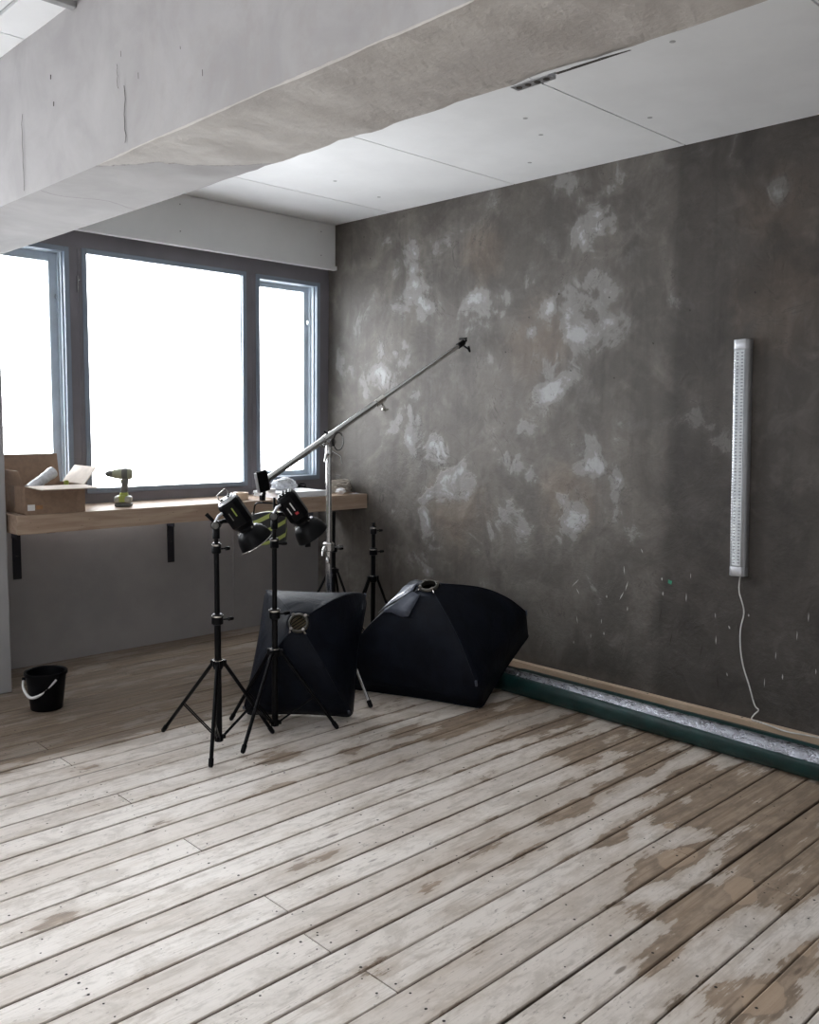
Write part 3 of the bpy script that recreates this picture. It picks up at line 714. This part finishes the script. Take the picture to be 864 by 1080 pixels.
m=MB(); m.tube(split-ax*.035,split+ax*.03,.023,n=16); m.tube(split+V((0,-.01,-.005)),split+V((.01,-.03,-.05)),.006,n=8); m.path([split+V((-.01,-.03,-.05)),split+V((.012,-.032,-.055)),split+V((.035,-.034,-.05))],[.005,.009,.005],8)
m.build('boom_clamp',CHR,bs,smooth=40)
m=MB(); m.tube(P1-ax*.05,P1+ax*.005,.019,n=14); m.tube(P1+ax*.0,P1+ax*.035,.008,n=10); m.tube(P1+V((-.01,0,-.01)),P1+V((.03,-.02,-.04)),.006,n=8); m.path([P1+V((.03,-.02,-.02)),P1+V((.032,-.02,-.04)),P1+V((.045,-.02,-.055))],[.006,.011,.006],8); m.tube(P1+V((0,-.03,.025)),P1+V((0,.03,.025)),.007,n=8)
m.build('boom_tip',BLK,bs,smooth=40)
# pivot head
m=MB(); m.lathe([(.018,-.06),(.020,-.05),(.020,0),(.014,.01)],(X,Y,PV.z-.055),n=16)
m.tube(PV-ax*.035+V((0,0,-.004)),PV+ax*.035+V((0,0,-.004)),.024,n=16)
m.tube(PV+V((0,-.045,-.03)),PV+V((0,.045,-.03)),.022,n=16)
m.lathe([(.030,0),(.032,.006),(.032,.014),(.026,.018)],PV+V((.0,.03,-.03)),(0,1,0),n=20)
m.build('pivot_head',NIC,bs,smooth=40)
m=MB(); c=PV+V((.035,-.05,-.025)); m.path([c+V((.036*math.cos(a),0,.05*math.sin(a))) for a in [2*PI*k/18 for k in range(18)]],.0032,6,closed=True)
m.tube(PV+V((0,-.04,-.03)),c+V((-.034,0,0)),.004,n=6); m.tube(PV+V((-.03,-.03,.02)),PV+V((-.06,-.045,.03)),.006,n=8)
m.build('pivot_lever',BLK,bs,smooth=50)
m=MB(); m.path([PV+V((.01,-.02,-.08)),PV+V((.05,-.05,-.11)),PV+V((.055,-.055,-.15))],[.006,.007,.005],8); m.path([PV+V((-.02,-.03,-.10)),PV+V((-.045,-.04,-.10)),PV+V((-.055,-.04,-.14))],[.006,.008,.006],8); m.build('tilt_knob',NIC,bs,smooth=50)
# rounded grip plate at the low end of the boom
m=MB(); q=P0+V((-.005,-.022,.01)); Mx=Matrix.Translation(q)@Matrix.Rotation(math.radians(-12),4,'Y'); 
m.box((-.040,-.012,-.055),(.034,.012,.060),M=Mx); m.build('grip_plate',BLP,bs,bevel=.011,seg=4)
m=MB(); m.box((-.0435,-.013,-.050),(-.0395,.009,.055),M=Mx); m.build('plate_edge',ALU,bs,bevel=.001)
m=MB(); H=P0+V((.005,0,-.075)); m.path([P0+V((.012,0,-.012)),H+V((.012,0,.02)),H],[.008,.010,.012],10); m.box((-.013,-.010,-.018),(.013,.010,.010),M=Matrix.Translation(H)); m.build('hook_clamp',BLP,bs,smooth=40)

# counterweight bag hung from the boom
def make_bag():
    c=V((2.835,4.02,.962)); t=thing('counterweight_bag','black bag with yellow green diagonal stripes hanging from the low end of the boom','weight bag',(c.x,c.y,c.z-.09))
    u=V((.72,-.69,0)); w=V((.69,.72,0))
    g=MB(); N=10
    bm=bmesh.new(); bmesh.ops.create_cube(bm,size=2); bmesh.ops.subdivide_edges(bm,edges=bm.edges,cuts=7,use_grid_fill=True)
    vs=[];
    for v in bm.verts:
        a,b,d=v.co.x,v.co.y,v.co.z
        th=.045*math.sqrt(max(0,1-.55*max(abs(a),abs(d))**3))
        p=c+u*(a*.096*(1-.06*d*d))+w*(b*th)+V((0,0,d*.088+.008*a-.012*a*a))
        vs.append(p+w*.004*noise.noise(p*18))
    g.add(vs,[[v.index for v in f.verts] for f in bm.faces]); bm.free()
    o=g.build('bag_body',STR,t,smooth=60)
    for s in (-1,1):
        m=MB(); a=H+V((0,0,-.03)); e=c+u*(s*.082)+V((0,0,.075)); mid=(a+e)/2+V((0,0,.022))+u*(s*.012)
        pts=arc([a,mid,e],6); m.path(pts,.0048,6); m.build('strap',BLP,t,smooth=50)
    for s in (-1,1): m=MB(); m.tube(c+u*(s*.085)+V((0,0,.08)),c+u*(s*.085)+V((0,0,.066)),.008,n=10); m.build('strap_ring',CHR,t,smooth=40)
make_bag()

# ------------------------------------------------------------------ lamps
CR=V((.719,-.695,.012)); CU=V((.062,.081,.995)); CF=CR.cross(CU)*-1
def lamp(label,top,start,axis,variant):
    t=thing('flash_lamp',label,'studio lamp',tuple(top),'flash lamps on the stands')
    z=V(axis).normalized(); fw=V((.69,.715,0)); x=(fw-z*fw.dot(z)).normalized(); y=z.cross(x)      # local frame, y sideways in view
    M=Matrix((( x.x,y.x,z.x,0),(x.y,y.y,z.y,0),(x.z,y.z,z.z,0),(0,0,0,1))); M=Matrix.Translation(start)@M
    def mb(): m=MB(); m.T=M; return m
    h=.051
    m=mb(); 
    oct_=[(-h,-h*.55),(-h*.55,-h),(h*.55,-h),(h,-h*.55),(h,h*.55),(h*.55,h),(-h*.55,h),(-h,h*.55)]
    def prism(m,z0,z1,s0,s1,mi=0):
        vs=[V((a*s0,b*s0,z0)) for a,b in oct_]+[V((a*s1,b*s1,z1)) for a,b in oct_]
        m.add(vs,[tuple(range(7,-1,-1)),tuple(range(8,16))]+[(i,(i+1)%8,8+(i+1)%8,8+i) for i in range(8)],mi)
    prism(m,.0,.012,.92,1.0); prism(m,.012,.125,1.0,1.0); m.build('lamp_body',BLP,t,bevel=.003)
    m=mb(); prism(m,.125,.150,.98,.72); m.lathe([(.036,.150),(.038,.154),(.038,.164),(.034,.168)],n=24); m.build('mount_ring',BLK,t,bevel=.0015)
    m=mb()
    for k in range(5): m.box((-h*.45,-h*1.02,.035+k*.014),(h*.45,-h*.98,.039+k*.014))
    m.build('vent_slot',GRY,t)
    m=mb(); prism(m,-.010,0,.80,.93); m.box((-.03,-.034,-.016),(.03,.034,-.009)); m.build('rear_panel',ALU if variant==0 else BLP,t,bevel=.002)
    for q in ((-.016,.018),(.016,.018),(-.016,-.016)): m=mb(); m.lathe([(.006,0),(.005,.008)],(q[0],q[1],-.015),(0,0,-1),n=10); m.build('dial',BLP,t,smooth=40)
    if variant==0:
        m=mb(); m.path([V((-.03,-.02,-.008)),V((-.032,-.022,-.035)),V((-.026,-.018,-.050)),V((.018,.018,-.050)),V((.022,.022,-.035)),V((.022,.022,-.008))],.0032,8); m.build('handle',CHR,t,smooth=60)
    else:
        m=mb(); m.path([V((-.03,.0,-.008)),V((-.03,.0,-.022)),V((.03,.0,-.022)),V((.03,.0,-.008))],.004,8); m.build('handle',BLP,t,smooth=60)
    # labels on the side seen from the room
    m=mb(); m.box((-h-.0008,.004,.03),(-h+.001,.010,.075)); m.build('label',YEL if variant==0 else WHT,t)
    m=mb(); m.box((-h-.0008,-.020,.045),(-h+.001,-.016,.085)); m.build('label',GRY if variant==0 else WHT,t)
    if variant: m=mb(); m.box((-h-.0008,.000,.085),(-h+.001,.016,.098)); m.build('label',RED,t)
    # reflector
    m=mb(); 
    m.lathe([(.036,.160),(.052,.166),(.068,.185),(.078,.210),(.083,.236),(.0845,.240),(.0845,.243),(.081,.243),(.076,.212),(.064,.187),(.048,.172),(.03,.168)],n=36)
    rf=m.build('reflector',BLK,t,smooth=50)
    m=mb(); m.lathe([(.030,.170),(.047,.174),(.062,.189),(.074,.213),(.0785,.241),(.0775,.241),(.073,.214),(.061,.190),(.046,.1755),(.030,.1715)],n=36); m.build('reflector_lining',SILV,rf,smooth=50)
    m=mb(); m.lathe([(.0846,.2405),(.0862,.242),(.0846,.2445),(.082,.2445)],n=36,close=True); m.build('rim',CHR if variant==0 else BLK,rf,smooth=50)
    m=mb(); m.lathe([(.018,.168),(.022,.185),(.022,.200),(.012,.212)],n=18); m.build('bulb',WHT,t,smooth=50)
    # latches on the ring
    for a in (.6,2.5,4.3,5.6): m=mb(); m.tube(V((.04*math.cos(a),.04*math.sin(a),.157)),V((.054*math.cos(a),.054*math.sin(a),.157)),.005,n=8); m.build('latch',CHR,t,smooth=40)
    # swivel bracket to the stand, in world axes
    top=V(top); att=M@V((-.0,-.046,.085))
    m=MB(); m.lathe([(.014,-.02),(.017,-.018),(.017,.030),(.012,.036)],top+V((0,0,-.03)),n=16); m.tube(top+V((0,0,-.01)),top+V((0,0,.02)),.012,n=12)
    m.tube(top+V((0,0,.015))-fw*.018,top+V((0,0,.015))+fw*.018,.022,n=18); m.path([top+V((0,0,.015)),(top+V((0,0,.03))+att)/2,att],[.012,.010,.012],10)
    m.build('swivel_bracket',BLK,t,smooth=40)
    m=MB(); s=top+V((0,0,.015))-fw*.018; m.lathe([(.017,0),(.017,.006),(.012,.010)],s,-fw,n=18); m.build('tilt_disc',GRY,t,smooth=40)
    m=MB(); k=top+V((0,0,.03))-fw*.028; m.path([k,k+CR*.018+CU*.03,k+CR*.035+CU*.042],[.005,.007,.006],8); m.build('tilt_lever',ALU,t,smooth=50)
    if variant==0: 
        m=MB(); k=top+V((0,0,.02)); m.tube(k,k-CR*.045+CU*.045,.007,.010,n=10); m.build('pan_handle',BLP,t,smooth=40)
    else:
        m=MB(); k=top+V((0,0,.03)); m.tube(k,k+CU*.075,.007,.006,n=10); m.build('umbrella_shaft',BLP,t,smooth=40)
    return t
ta=V((A[0]-.005,A[1],1.043)); sa=V((2.25,3.60,1.045))+CR*.047+CU*.124
lamp('black flash lamp with silver rear panel and chrome loop handle, nearer the window',ta,sa,CR*.50-CU*.80+CF*.0+V((.69,.715,0))*.28,0)
tb=V((B[0],B[1],1.063)); sb=V((2.572,3.60,1.045))+CR*.052+CU*.130
lamp('black flash lamp with red and white label, beside the chrome boom pole',tb,sb,CR*.50-CU*.78+V((.69,.715,0))*.3,1)

# ------------------------------------------------------------------ softboxes
RINGM=simple('dull_dark_steel',(.16,.155,.14),.35,.9)
def softbox(label,F1,F2,F3,skirt,depth,ringr,rod_sag,seed,ringoff=V((0,0,0)),flap=None,lift=0):
    F1,F2,F3=V(F1),V(F2),V(F3); F4=F1+F3-F2
    n=(F3-F2).cross(F1-F2).normalized(); c=(F1+F3)/2
    t=thing('softbox',label,'softbox',(c.x,c.y,0))
    F=[F1,F2,F3,F4]; R=[f+n*skirt for f in F]; ap=c+n*depth+ringoff; na=(ap-c).normalized()
    # rounded skirt outline
    def corner(P,s=0):
        out=[]
        for i in range(4):
            a,b,d=P[i-1],P[i],P[(i+1)%4]
            e0=(a-b).normalized(); e1=(d-b).normalized(); r=.03
            for k in range(4):
                q=k/3; p=b+e0*r*(1-q)**2+e1*r*q**2
                out.append(p)
            L=(d-b).length
            for k in range(1,10):
                q=k/10; bow=.010*math.sin(PI*q); p=(b+e1*.03)*(1-q)+(d-(d-b).normalized()*.03)*q
                out.append(p+(c-p).normalized()*bow)
        return out
    oF=corner(F); oR=corner(R)
    N=len(oF)
    rows=[]
    for j in range(3): rows.append([oF[i].lerp(oR[i],j/2) for i in range(N)])
    # fabric from rods to the ring: rods bow outwards, panels dip a little
    u=(F2-F1).normalized(); v=(F3-F2).normalized()
    J=14
    for j in range(1,J+1):
        q=j/J; row=[]
        for i in range(N):
            k=i%13; corner_ness=abs(((k-1.5)/13))
            p=oR[i]; d=(p-(c+n*skirt)); dirv=d.normalized()
            e=ap+dirv*ringr
            m=p.lerp(e,q)
            bow=rod_sag*math.sin(PI*q)*(1.0)
            dip=.010*math.sin(PI*q)*(math.sin(PI*min(1,max(0,(k-1.5)/10.5))))
            m=m+(n*.6+dirv*.8)*bow-n*dip-dirv*dip*.5
            m=m+n*.006*noise.noise(m*9+V((seed,0,0)))*math.sin(PI*q)
            row.append(m)
        rows.append(row)
    if lift:
        for r in rows:
            for p in r: p.z+=0
    m=MB(); vs=[p for r in rows for p in r]; fs=[]
    for p in vs: p.z=max(p.z,.004)
    for j in range(len(rows)-1):
        for i in range(N): fs.append((j*N+i,j*N+(i+1)%N,(j+1)*N+(i+1)%N,(j+1)*N+i))
    m.add(vs,fs); shell=m.build('fabric_shell',FAB,t,smooth=28,solid=.003)
    # seam piping along the rods
    for s in range(4):
        i=s*13+1; m=MB(); pts=[rows[j][i]+na*.002 for j in range(2,len(rows))]
        m.path(pts,.0042,6); m.build('rod_seam',FAB,t,smooth=60)
        m=MB(); p=rows[2][i]; d=(p-c).normalized(); m.box((-.006,-.006,-.022),(.006,.006,.012),M=Matrix.Translation(p+d*.003)@n.to_track_quat('Z','Y').to_matrix().to_4x4()); m.build('rod_pocket',NAVY,t,bevel=.002)
    # edge trim of the open front and recessed diffuser
    m=MB(); m.path(oF and [V((p.x,p.y,max(p.z,.006))) for p in oF],.005,6,closed=True); m.build('edge_trim',FAB,t,smooth=60)
    m=MB(); mid=[p.lerp(q2,.25) for p,q2 in zip(oF,oR)]; mid=[p+(c-p).normalized()*.006 for p in mid]; cc=sum(mid,V((0,0,0)))/N
    m.add([V((p.x,p.y,max(p.z,.008))) for p in mid]+[V((cc.x,cc.y,max(cc.z,.012)))],[(i,(i+1)%N,N) for i in range(N)]); m.build('diffuser_cloth',DIFF,t)
    # speed ring
    m=MB(); m.lathe([(ringr*.86,-.012),(ringr*1.08,-.012),(ringr*1.12,-.004),(ringr*1.12,.008),(ringr*1.02,.014),(ringr*.86,.014)],ap,na,n=36,close=True)
    rg=m.build('speed_ring',RINGM,t,smooth=40)
    for s in range(4):
        m=MB(); d=(rows[-1][s*13+1]-ap).normalized(); q=ap+d*ringr*1.05; m.tube(q-na*.012,q+na*.020,.009,n=10); m.tube(q+na*.010,q-d*.0-na*.03+d*.03,.006,n=8); m.build('rod_socket',CHR,rg,smooth=40)
    return t,ap,na,rows,c,n,R
s1=softbox('black softbox standing tilted behind the lamp stands, its round metal ring facing the room',(2.60,3.90,.006),(2.99,3.50,.006),(3.305,3.75,.553),.07,.42,.047,.060,1)
s2=softbox('large black softbox lying face down against the tarpaulin roll, ring at its peak',(3.30,3.90,.006),(3.600,3.139,.006),(4.245,3.33,.275),.165,.51,.050,.065,9)
# olive disc painting the yellow reflections in the first softbox's ring hole, with bars
t,ap,na,rows,c,n,R=s1
m=MB(); u=na.orthogonal().normalized(); 
m.lathe([(.040,0),(.040,.002)],ap-na*.02,na,n=28,mi=0)
m.build('ring_reflection',simple('olive_reflection',(.22,.18,.11),.35,.7),t,smooth=30)
m=MB(); 
q=CU.cross(na).normalized(); w=(q*.8+na.cross(q)*.6).normalized(); s=na.cross(w)
for k in (-.022,-.007,.008,.023):
    m=MB(); L=math.sqrt(.040**2-k*k); m.tube(ap-na*.010+s*k-w*L,ap-na*.010+s*k+w*L,.0028,n=6); m.build('ring_bar',BLK,t,smooth=40)
# lighter flaps by the ring of the second softbox
t,ap,na,rows,c,n,R=s2
J=len(rows); N=len(rows[0])
def patchrows(j0,j1,i0,i1,off): return [[rows[j][i%N]+n*off+V((0,0,.004+.006*math.sin(i*1.9)*math.sin(j*1.3))) for i in range(i0,i1+1)] for j in range(j0,j1+1)]
for a_ in ((J-6,J-2,1,7),(J-7,J-2,44,51)): m=MB(); m.sheet(patchrows(*a_,.010)); m.build('velcro_flap',NAVY,t,smooth=60,solid=.002)
m=MB(); a=[rows[j][46]+n*.012 for j in range(J-9,J-2)]; b=[rows[j][49]+n*.018 for j in range(J-9,J-2)]
m.sheet([a,b]); m.build('silver_lining_edge',SILV,t,smooth=60,solid=.002)

# ------------------------------------------------------------------ bucket
def make_bucket():
    c=V((1.885,4.71,0)); t=thing('bucket','black plastic bucket with a white handle on the floor by the column','bucket',tuple(c))
    m=MB(); m.lathe([(.0,.0),(.078,.0),(.081,.004),(.101,.178),(.101,.186),(.110,.188),(.110,.202),(.106,.204),(.098,.200),(.0955,.180),(.076,.010),(.0,.008)],c,n=40); m.build('bucket_shell',BLP,t,smooth=40)
    u=V((.76,-.65,0)); e0=c-u*.111+V((0,0,.178)); e1=c+u*.062+V((-.068,-.075,0))*1.0+V((0,0,.178))
    e1=c+V((.0,0,.178))+V((.72,-.69,0))*.085+V((-.69,-.72,0))*.062
    e0=c+V((0,0,.165))-V((.72,-.69,0))*.108+V((-.69,-.72,0))*.03
    mid=(e0+e1)/2; f=V((-.69,-.72,0))
    pts=arc([e0,e0+V((0,0,-.045))+f*.018+CR*.006,e0.lerp(e1,.28)+V((0,0,-.088))+f*.045,e0.lerp(e1,.55)+V((0,0,-.078))+f*.04,e0.lerp(e1,.82)+V((0,0,-.035))+f*.02,e1],6)
    m=MB(); m.path(pts,[.0055+ .0025*math.sin(PI*i/(len(pts)-1)) for i in range(len(pts))],8); m.build('bucket_handle',WHT,t,smooth=60)
    for e in (e0,e1): m=MB(); d=(e-c); d.z=0; d.normalize(); m.tube(e-d*.012,e+d*.006,.009,n=10); m.build('handle_lug',BLP,t,smooth=40)
make_bucket()

# ------------------------------------------------------------------ things on the bench
ZT_=BENCH_T+.0015
def make_box():
    x0,x1,y0,y1=1.915,2.255,4.998,5.33; z0=ZT_; z1=z0+.155; th=.005
    t=thing('cardboard_box','open brown cardboard box with raised flaps at the left end of the bench','box',((x0+x1)/2,(y0+y1)/2,z0))
    m=MB(); m.box((x0,y0,z0),(x1,y1,z0+th)); m.box((x0,y0,z0),(x1,y0+th,z1)); m.box((x0,y1-th,z0),(x1,y1,z1)); m.box((x0,y0+th,z0),(x0+th,y1-th,z1)); m.box((x1-th,y0+th,z0),(x1,y1-th,z1))
    m.build('carton',CRD,t,bevel=.001)
    def flap(a,b,out,mi,name='flap'):
        a,b,out=V(a),V(b),V(out); n=(b-a).cross(out).normalized()*th*.5
        m=MB(); ins=(b-a).normalized()*.006
        q=[a+ins,b-ins,b-ins*2+out,a+ins*2+out]; m.hexa([p-n for p in q],[p+n for p in q]); m.build(name,mi,t)
    flap((x0,y1,z1),(x1,y1,z1),(0,.02,.165),CRD)                       # back flap, upright
    flap((x0,y0,z1),(x1,y0,z1),(.03,-.125,-.012),CRI)                  # front flap folded outwards
    flap((x1,y0+.0,z1),(x1,y1-.02,z1),(.085,.02,.095),CRI)             # right flap, half raised
    flap((x0,y0,z1),(x0,y1,z1),(-.02,.02,.085),CRD)                    # left flap
    m=MB(); m.box((x0+.012,y0-.0008,z0+.022),(x0+.052,y0,z0+.055)); m.build('paper_label',WHT,t)
    m=MB(); m.box((x0+.06,y0-.0008,z0+.028),(x0+.095,y0,z0+.05)); m.build('printed_mark',simple('orange_print',(.42,.22,.10),.8),t)
    m=MB(); m.box((x0-.0008,y0+.14,z0+.03),(x0,y0+.20,z1)); m.build('tape_strip',simple('brown_tape',(.24,.15,.09),.4),t)
    # content
    r=MB(); a=V((1.955,5.05,z0+.135)); b=V((2.13,5.14,z0+.222)); pts=[a.lerp(b,k/14) for k in range(15)]
    r.path(pts,[.030+.005*noise.noise(V((k*1.3,0,0)))+(.004 if k>11 else 0) for k in range(15)],14)
    tag(r.build('wrapped_roll',FILM,smooth=60),'crinkled silvery plastic wrapped roll sticking out of the cardboard box','roll')
    s=MB(); s.lathe([(.020,0),(.024,.004),(.024,.085),(.014,.098),(.014,.125),(.010,.13)],(2.19,5.10,z0+.045),n=16)
    tag(s.build('spray_bottle',YEL,smooth=40),'lime yellow bottle standing inside the cardboard box','bottle')
    # filling paper so that the content rests on something
    s=MB(); g=[[V((x0+.012+(x1-x0-.024)*i/10,y0+.012+(y1-y0-.024)*k/10,z0+.045+.045*(noise.noise(V((i*.5,k*.5,2)))))) for k in range(11)] for i in range(11)]
    s.sheet(g); tag(s.build('packing_paper',CRI,smooth=30,solid=.002),'crumpled packing paper filling the cardboard box','paper')
make_box()
def make_drill():
    c=V((2.56,5.14,ZT_)); t=thing('cordless_drill','lime and grey cordless drill standing on its battery on the bench','drill',tuple(c))
    u=V((.80,-.60,0)); w=V((.60,.80,0))          # u : chuck points to -u
    F=Matrix(((u.x*.85,w.x,0,c.x),(u.y*.85,w.y,0,c.y),(0,0,1.04,c.z),(0,0,0,1)))
    def mb(): m=MB(); m.T=F; return m
    m=mb(); m.box((-.058,-.036,.0),(.058,.036,.022)); m.build('battery_base',GRY,t,bevel=.008,seg=3)
    m=mb(); m.box((-.060,-.038,.022),(.056,.038,.062)); m.build('battery',simple('battery_grey',(.36,.36,.31),.5),t,bevel=.012,seg=3)
    m=mb(); m.box((-.030,-.0385,.026),(.020,.0385,.066)); m.build('battery_clip',YEL,t,bevel=.006)
    m=mb(); m.hexa([V(p) for p in ((-.022,-.018,.060),(.026,-.018,.060),(.026,.018,.060),(-.022,.018,.060))],[V(p) for p in ((-.008,-.020,.165),(.036,-.020,.165),(.036,.020,.165),(-.008,.020,.165))]); m.build('grip',GRY,t,bevel=.010,seg=3)
    m=mb(); m.hexa([V(p) for p in ((-.030,-.022,.058),(.034,-.022,.058),(.034,.022,.058),(-.030,.022,.058))],[V(p) for p in ((-.020,-.019,.085),(.028,-.019,.085),(.028,.019,.085),(-.020,.019,.085))]); m.build('grip_collar',YEL,t,bevel=.006)
    m=mb(); m.lathe([(.012,-.075),(.024,-.070),(.029,-.04),(.032,.0),(.033,.045),(.026,.062),(.010,.066)],(0,0,.190),(1,0,0),n=24); m.build('motor_housing',simple('drill_lime_grey',(.33,.34,.24),.5),t,smooth=50)
    m=mb(); m.lathe([(.0335,-.005),(.0345,0),(.0345,.03),(.0335,.034)],(0,0,.190),(1,0,0),n=24); m.build('housing_band',GRY,t,smooth=50)
    m=mb(); m.lathe([(.006,-.125),(.010,-.122),(.017,-.105),(.020,-.085),(.020,-.072)],(0,0,.190),(1,0,0),n=20); m.build('chuck',GRY,t,smooth=40)
    m=mb(); m.box((-.020,-.006,.135),(-.008,.006,.158)); m.build('trigger',YEL,t,bevel=.003)
make_drill()
m=MB(); m.lathe([(.027,0),(.050,0),(.052,.002),(.052,.046),(.050,.048),(.027,.048)],(3.385,5.12,ZT_),n=36,close=True)
tp=tag(m.build('tape_roll',TAN,smooth=40),'roll of tan masking tape lying flat on the bench, left of the boom grip','tape')
# stack of white sheets
def sheets():
    r=random.Random(3); t=thing('paper_stack','stack of white sheets on the bench in front of the right window','paper',(3.8,5.15,ZT_))
    z=ZT_
    for k in range(7):
        h=.0055; a=r.uniform(-.05,.05); M=Matrix.Translation((3.83+r.uniform(-.01,.01),5.17+r.uniform(-.01,.01),z))@Matrix.Rotation(a-.03,4,'Z')
        m=MB(); m.box((-.21,-.15,0),(.21,.15,h-.0006),M=M); m.build('sheet',PAP,t); z+=h
    return z
zs=sheets()
m=MB(); bm=bmesh.new(); bmesh.ops.create_icosphere(bm,subdivisions=4,radius=1)
vs=[]
for v in bm.verts:
    k=noise.fractal(v.co*1.6,.8,2.2,4); p=V((v.co.x*.10,v.co.y*.07,v.co.z*.055))*(1+.28*k); p.z=max(p.z,-.030); p.z*=1-.45*max(0,v.co.x); vs.append(p+V((3.86,5.27,zs+.031)))
m.add(vs,[[v.index for v in f.verts] for f in bm.faces]); bm.free()
tag(m.build('plastic_bag',FILM,smooth=25),'crumpled translucent plastic bag on top of the white sheets','bag')
m=MB(); m.box((3.57,5.065,zs+.0005),(3.63,5.115,zs+.028)); tag(m.build('small_carton',WHT,bevel=.002),'tiny white box on the left corner of the sheets','box')
# coils
def coil(name,label,c,R,turns,r,mat,seed,h=.04,flat=.8):
    rn=random.Random(seed); pts=[]; n=int(turns*14)
    for i in range(n):
        a=2*PI*i/14; k=noise.noise(V((i*.09,seed,0))); rr=R*(1+.35*noise.noise(V((i*.045,seed+5,0)))); 
        zz=r+ h*(.5+.5*math.sin(i*.33+seed))*(.4+.6*abs(math.sin(i*.011*seed+1)))+abs(.012*k)
        pts.append(V((c[0]+rr*math.cos(a)+.012*k,c[1]+rr*flat*math.sin(a),c[2]+zz)))
    m=MB(); m.path(arc(pts,2),r,6); o=m.build(name,mat,smooth=60)
    return tag(o,label,'cord')
coil('rope_coil','tangled coil of beige cord on the bench against the plaster wall',(4.292,5.19,ZT_),.086,15,.0052,ROPE,3,.085)
coil('cable_coil','small tangle of black cable on the bench behind the plastic bag',(4.06,5.365,ZT_+.001),.055,7,.004,BLP,8,.06)
m=MB(); g=[[V((4.27+.075*i/4,5.00+.05*k/3,ZT_+.002+.003*math.sin(i*1.1+k))) for k in range(4)] for i in range(5)]
m.sheet(g); tag(m.build('paper_scrap',PAP,solid=.001),'small white paper scrap at the front edge of the bench before the beige cord','paper')
m=MB(); bm=bmesh.new(); bmesh.ops.create_icosphere(bm,subdivisions=3,radius=1)
vs=[V((v.co.x*.040,v.co.y*.03,max(-.9,v.co.z)*.022))*(1+.3*noise.noise(v.co*2))+V((4.215,5.072,ZT_+.022)) for v in bm.verts]
m.add(vs,[[v.index for v in f.verts] for f in bm.faces]); bm.free(); tag(m.build('crumpled_paper',PAP,smooth=20),'crumpled white paper ball lying in front of the beige cord coil','paper')

# perforated metal strip at the beam edge, bracket on the far ceiling
m=MB(); 
m.box((1.90,1.42,CZ-.030),(1.93,1.56,CZ-.012)) if False else None
s=MB()
yy0=2.02
t_=MB(); t_.box((2.99,2.475,CZ-.012),(3.01,2.49,CZ)) if False else None
def strip():
    x=1.885; y0,y1=1.45,1.57; z=2.408
    t=bpy.data.objects.new('trim_7',None); C.objects.link(t); t.location=(x,y0,z); struct(t,'short perforated metal strip sticking out under the beam edge','metal strip')
    m=MB(); m.box((x-.02,y0,z-.004),(x+.012,y1,z-.0015)); m.box((x+.009,y0,z-.004),(x+.012,y1,z+.012)); m.build('strip_body',ALU,t)
    m=MB()
    for k in range(4): m.lathe([(.0085,0),(.0085,.001)],(x-.004,y0+.017+k*.029,z-.0042),(0,0,-1),n=10)
    m.build('strip_hole',SUB,t)
strip()
m=MB(); m.box((1.345,3.20,CZ-.022),(1.455,3.235,CZ-.0005)); struct(m.build('trim_6',simple('grey_channel',(.30,.30,.30),.5),bevel=.002),'short grey metal channel on the ceiling left of the beam','channel')

# ------------------------------------------------------------------ light
w=bpy.data.worlds.new('overcast_sky'); bpy.context.scene.world=w; w.use_nodes=True; nt=w.node_tree; nt.nodes.clear()
bg=nt.nodes.new('ShaderNodeBackground'); ow=nt.nodes.new('ShaderNodeOutputWorld'); bg.inputs[0].default_value=(.93,.965,1.0,1)
nt.links.new(bg.outputs[0],ow.inputs[0])
bg.inputs[1].default_value=8.6
def portal(loc,rot,sx,sy):
    l=bpy.data.lights.new('window_portal','AREA'); l.shape='RECTANGLE'; l.size=sx; l.size_y=sy; l.cycles.is_portal=True
    o=bpy.data.objects.new('window_portal',l); C.objects.link(o); o.location=loc; o.rotation_euler=rot
portal((3.13,FY+.17,1.83),(-PI/2,0,0),2.5,1.6)
portal((-.77,FY+.12,1.83),(-PI/2,0,0),4.4,1.64)
portal((-3.22,.85,1.8),(0,-PI/2,0),1.7,.9)

# ------------------------------------------------------------------ camera
cam=bpy.data.cameras.new('camera'); co=bpy.data.objects.new('camera',cam); C.objects.link(co)
R_=((0.7189660876063358,-0.6949451447624851,0.011790277481353332),(0.061817711791562646,0.08083215158119432,0.9948088930943522),(0.6922906437190192,0.7145050098087511,-0.10107549444500664))
r,u,f=[V(a) for a in R_]
co.matrix_world=Matrix(((r.x,u.x,-f.x,0),(r.y,u.y,-f.y,0),(r.z,u.z,-f.z,1.55),(0,0,0,1)))
cam.sensor_fit='HORIZONTAL'; cam.sensor_width=36; cam.lens=36*953.68/864; cam.clip_start=.02
sc=bpy.context.scene; sc.camera=co
sc.view_settings.view_transform='Standard'; sc.view_settings.look='None'; sc.view_settings.gamma=1; sc.view_settings.use_curve_mapping=False
sc.view_settings.exposure=0.82
sc.cycles.max_bounces=10; sc.cycles.diffuse_bounces=6; sc.cycles.transparent_max_bounces=12; sc.cycles.use_denoising=True
sc.cycles.sample_clamp_indirect=8
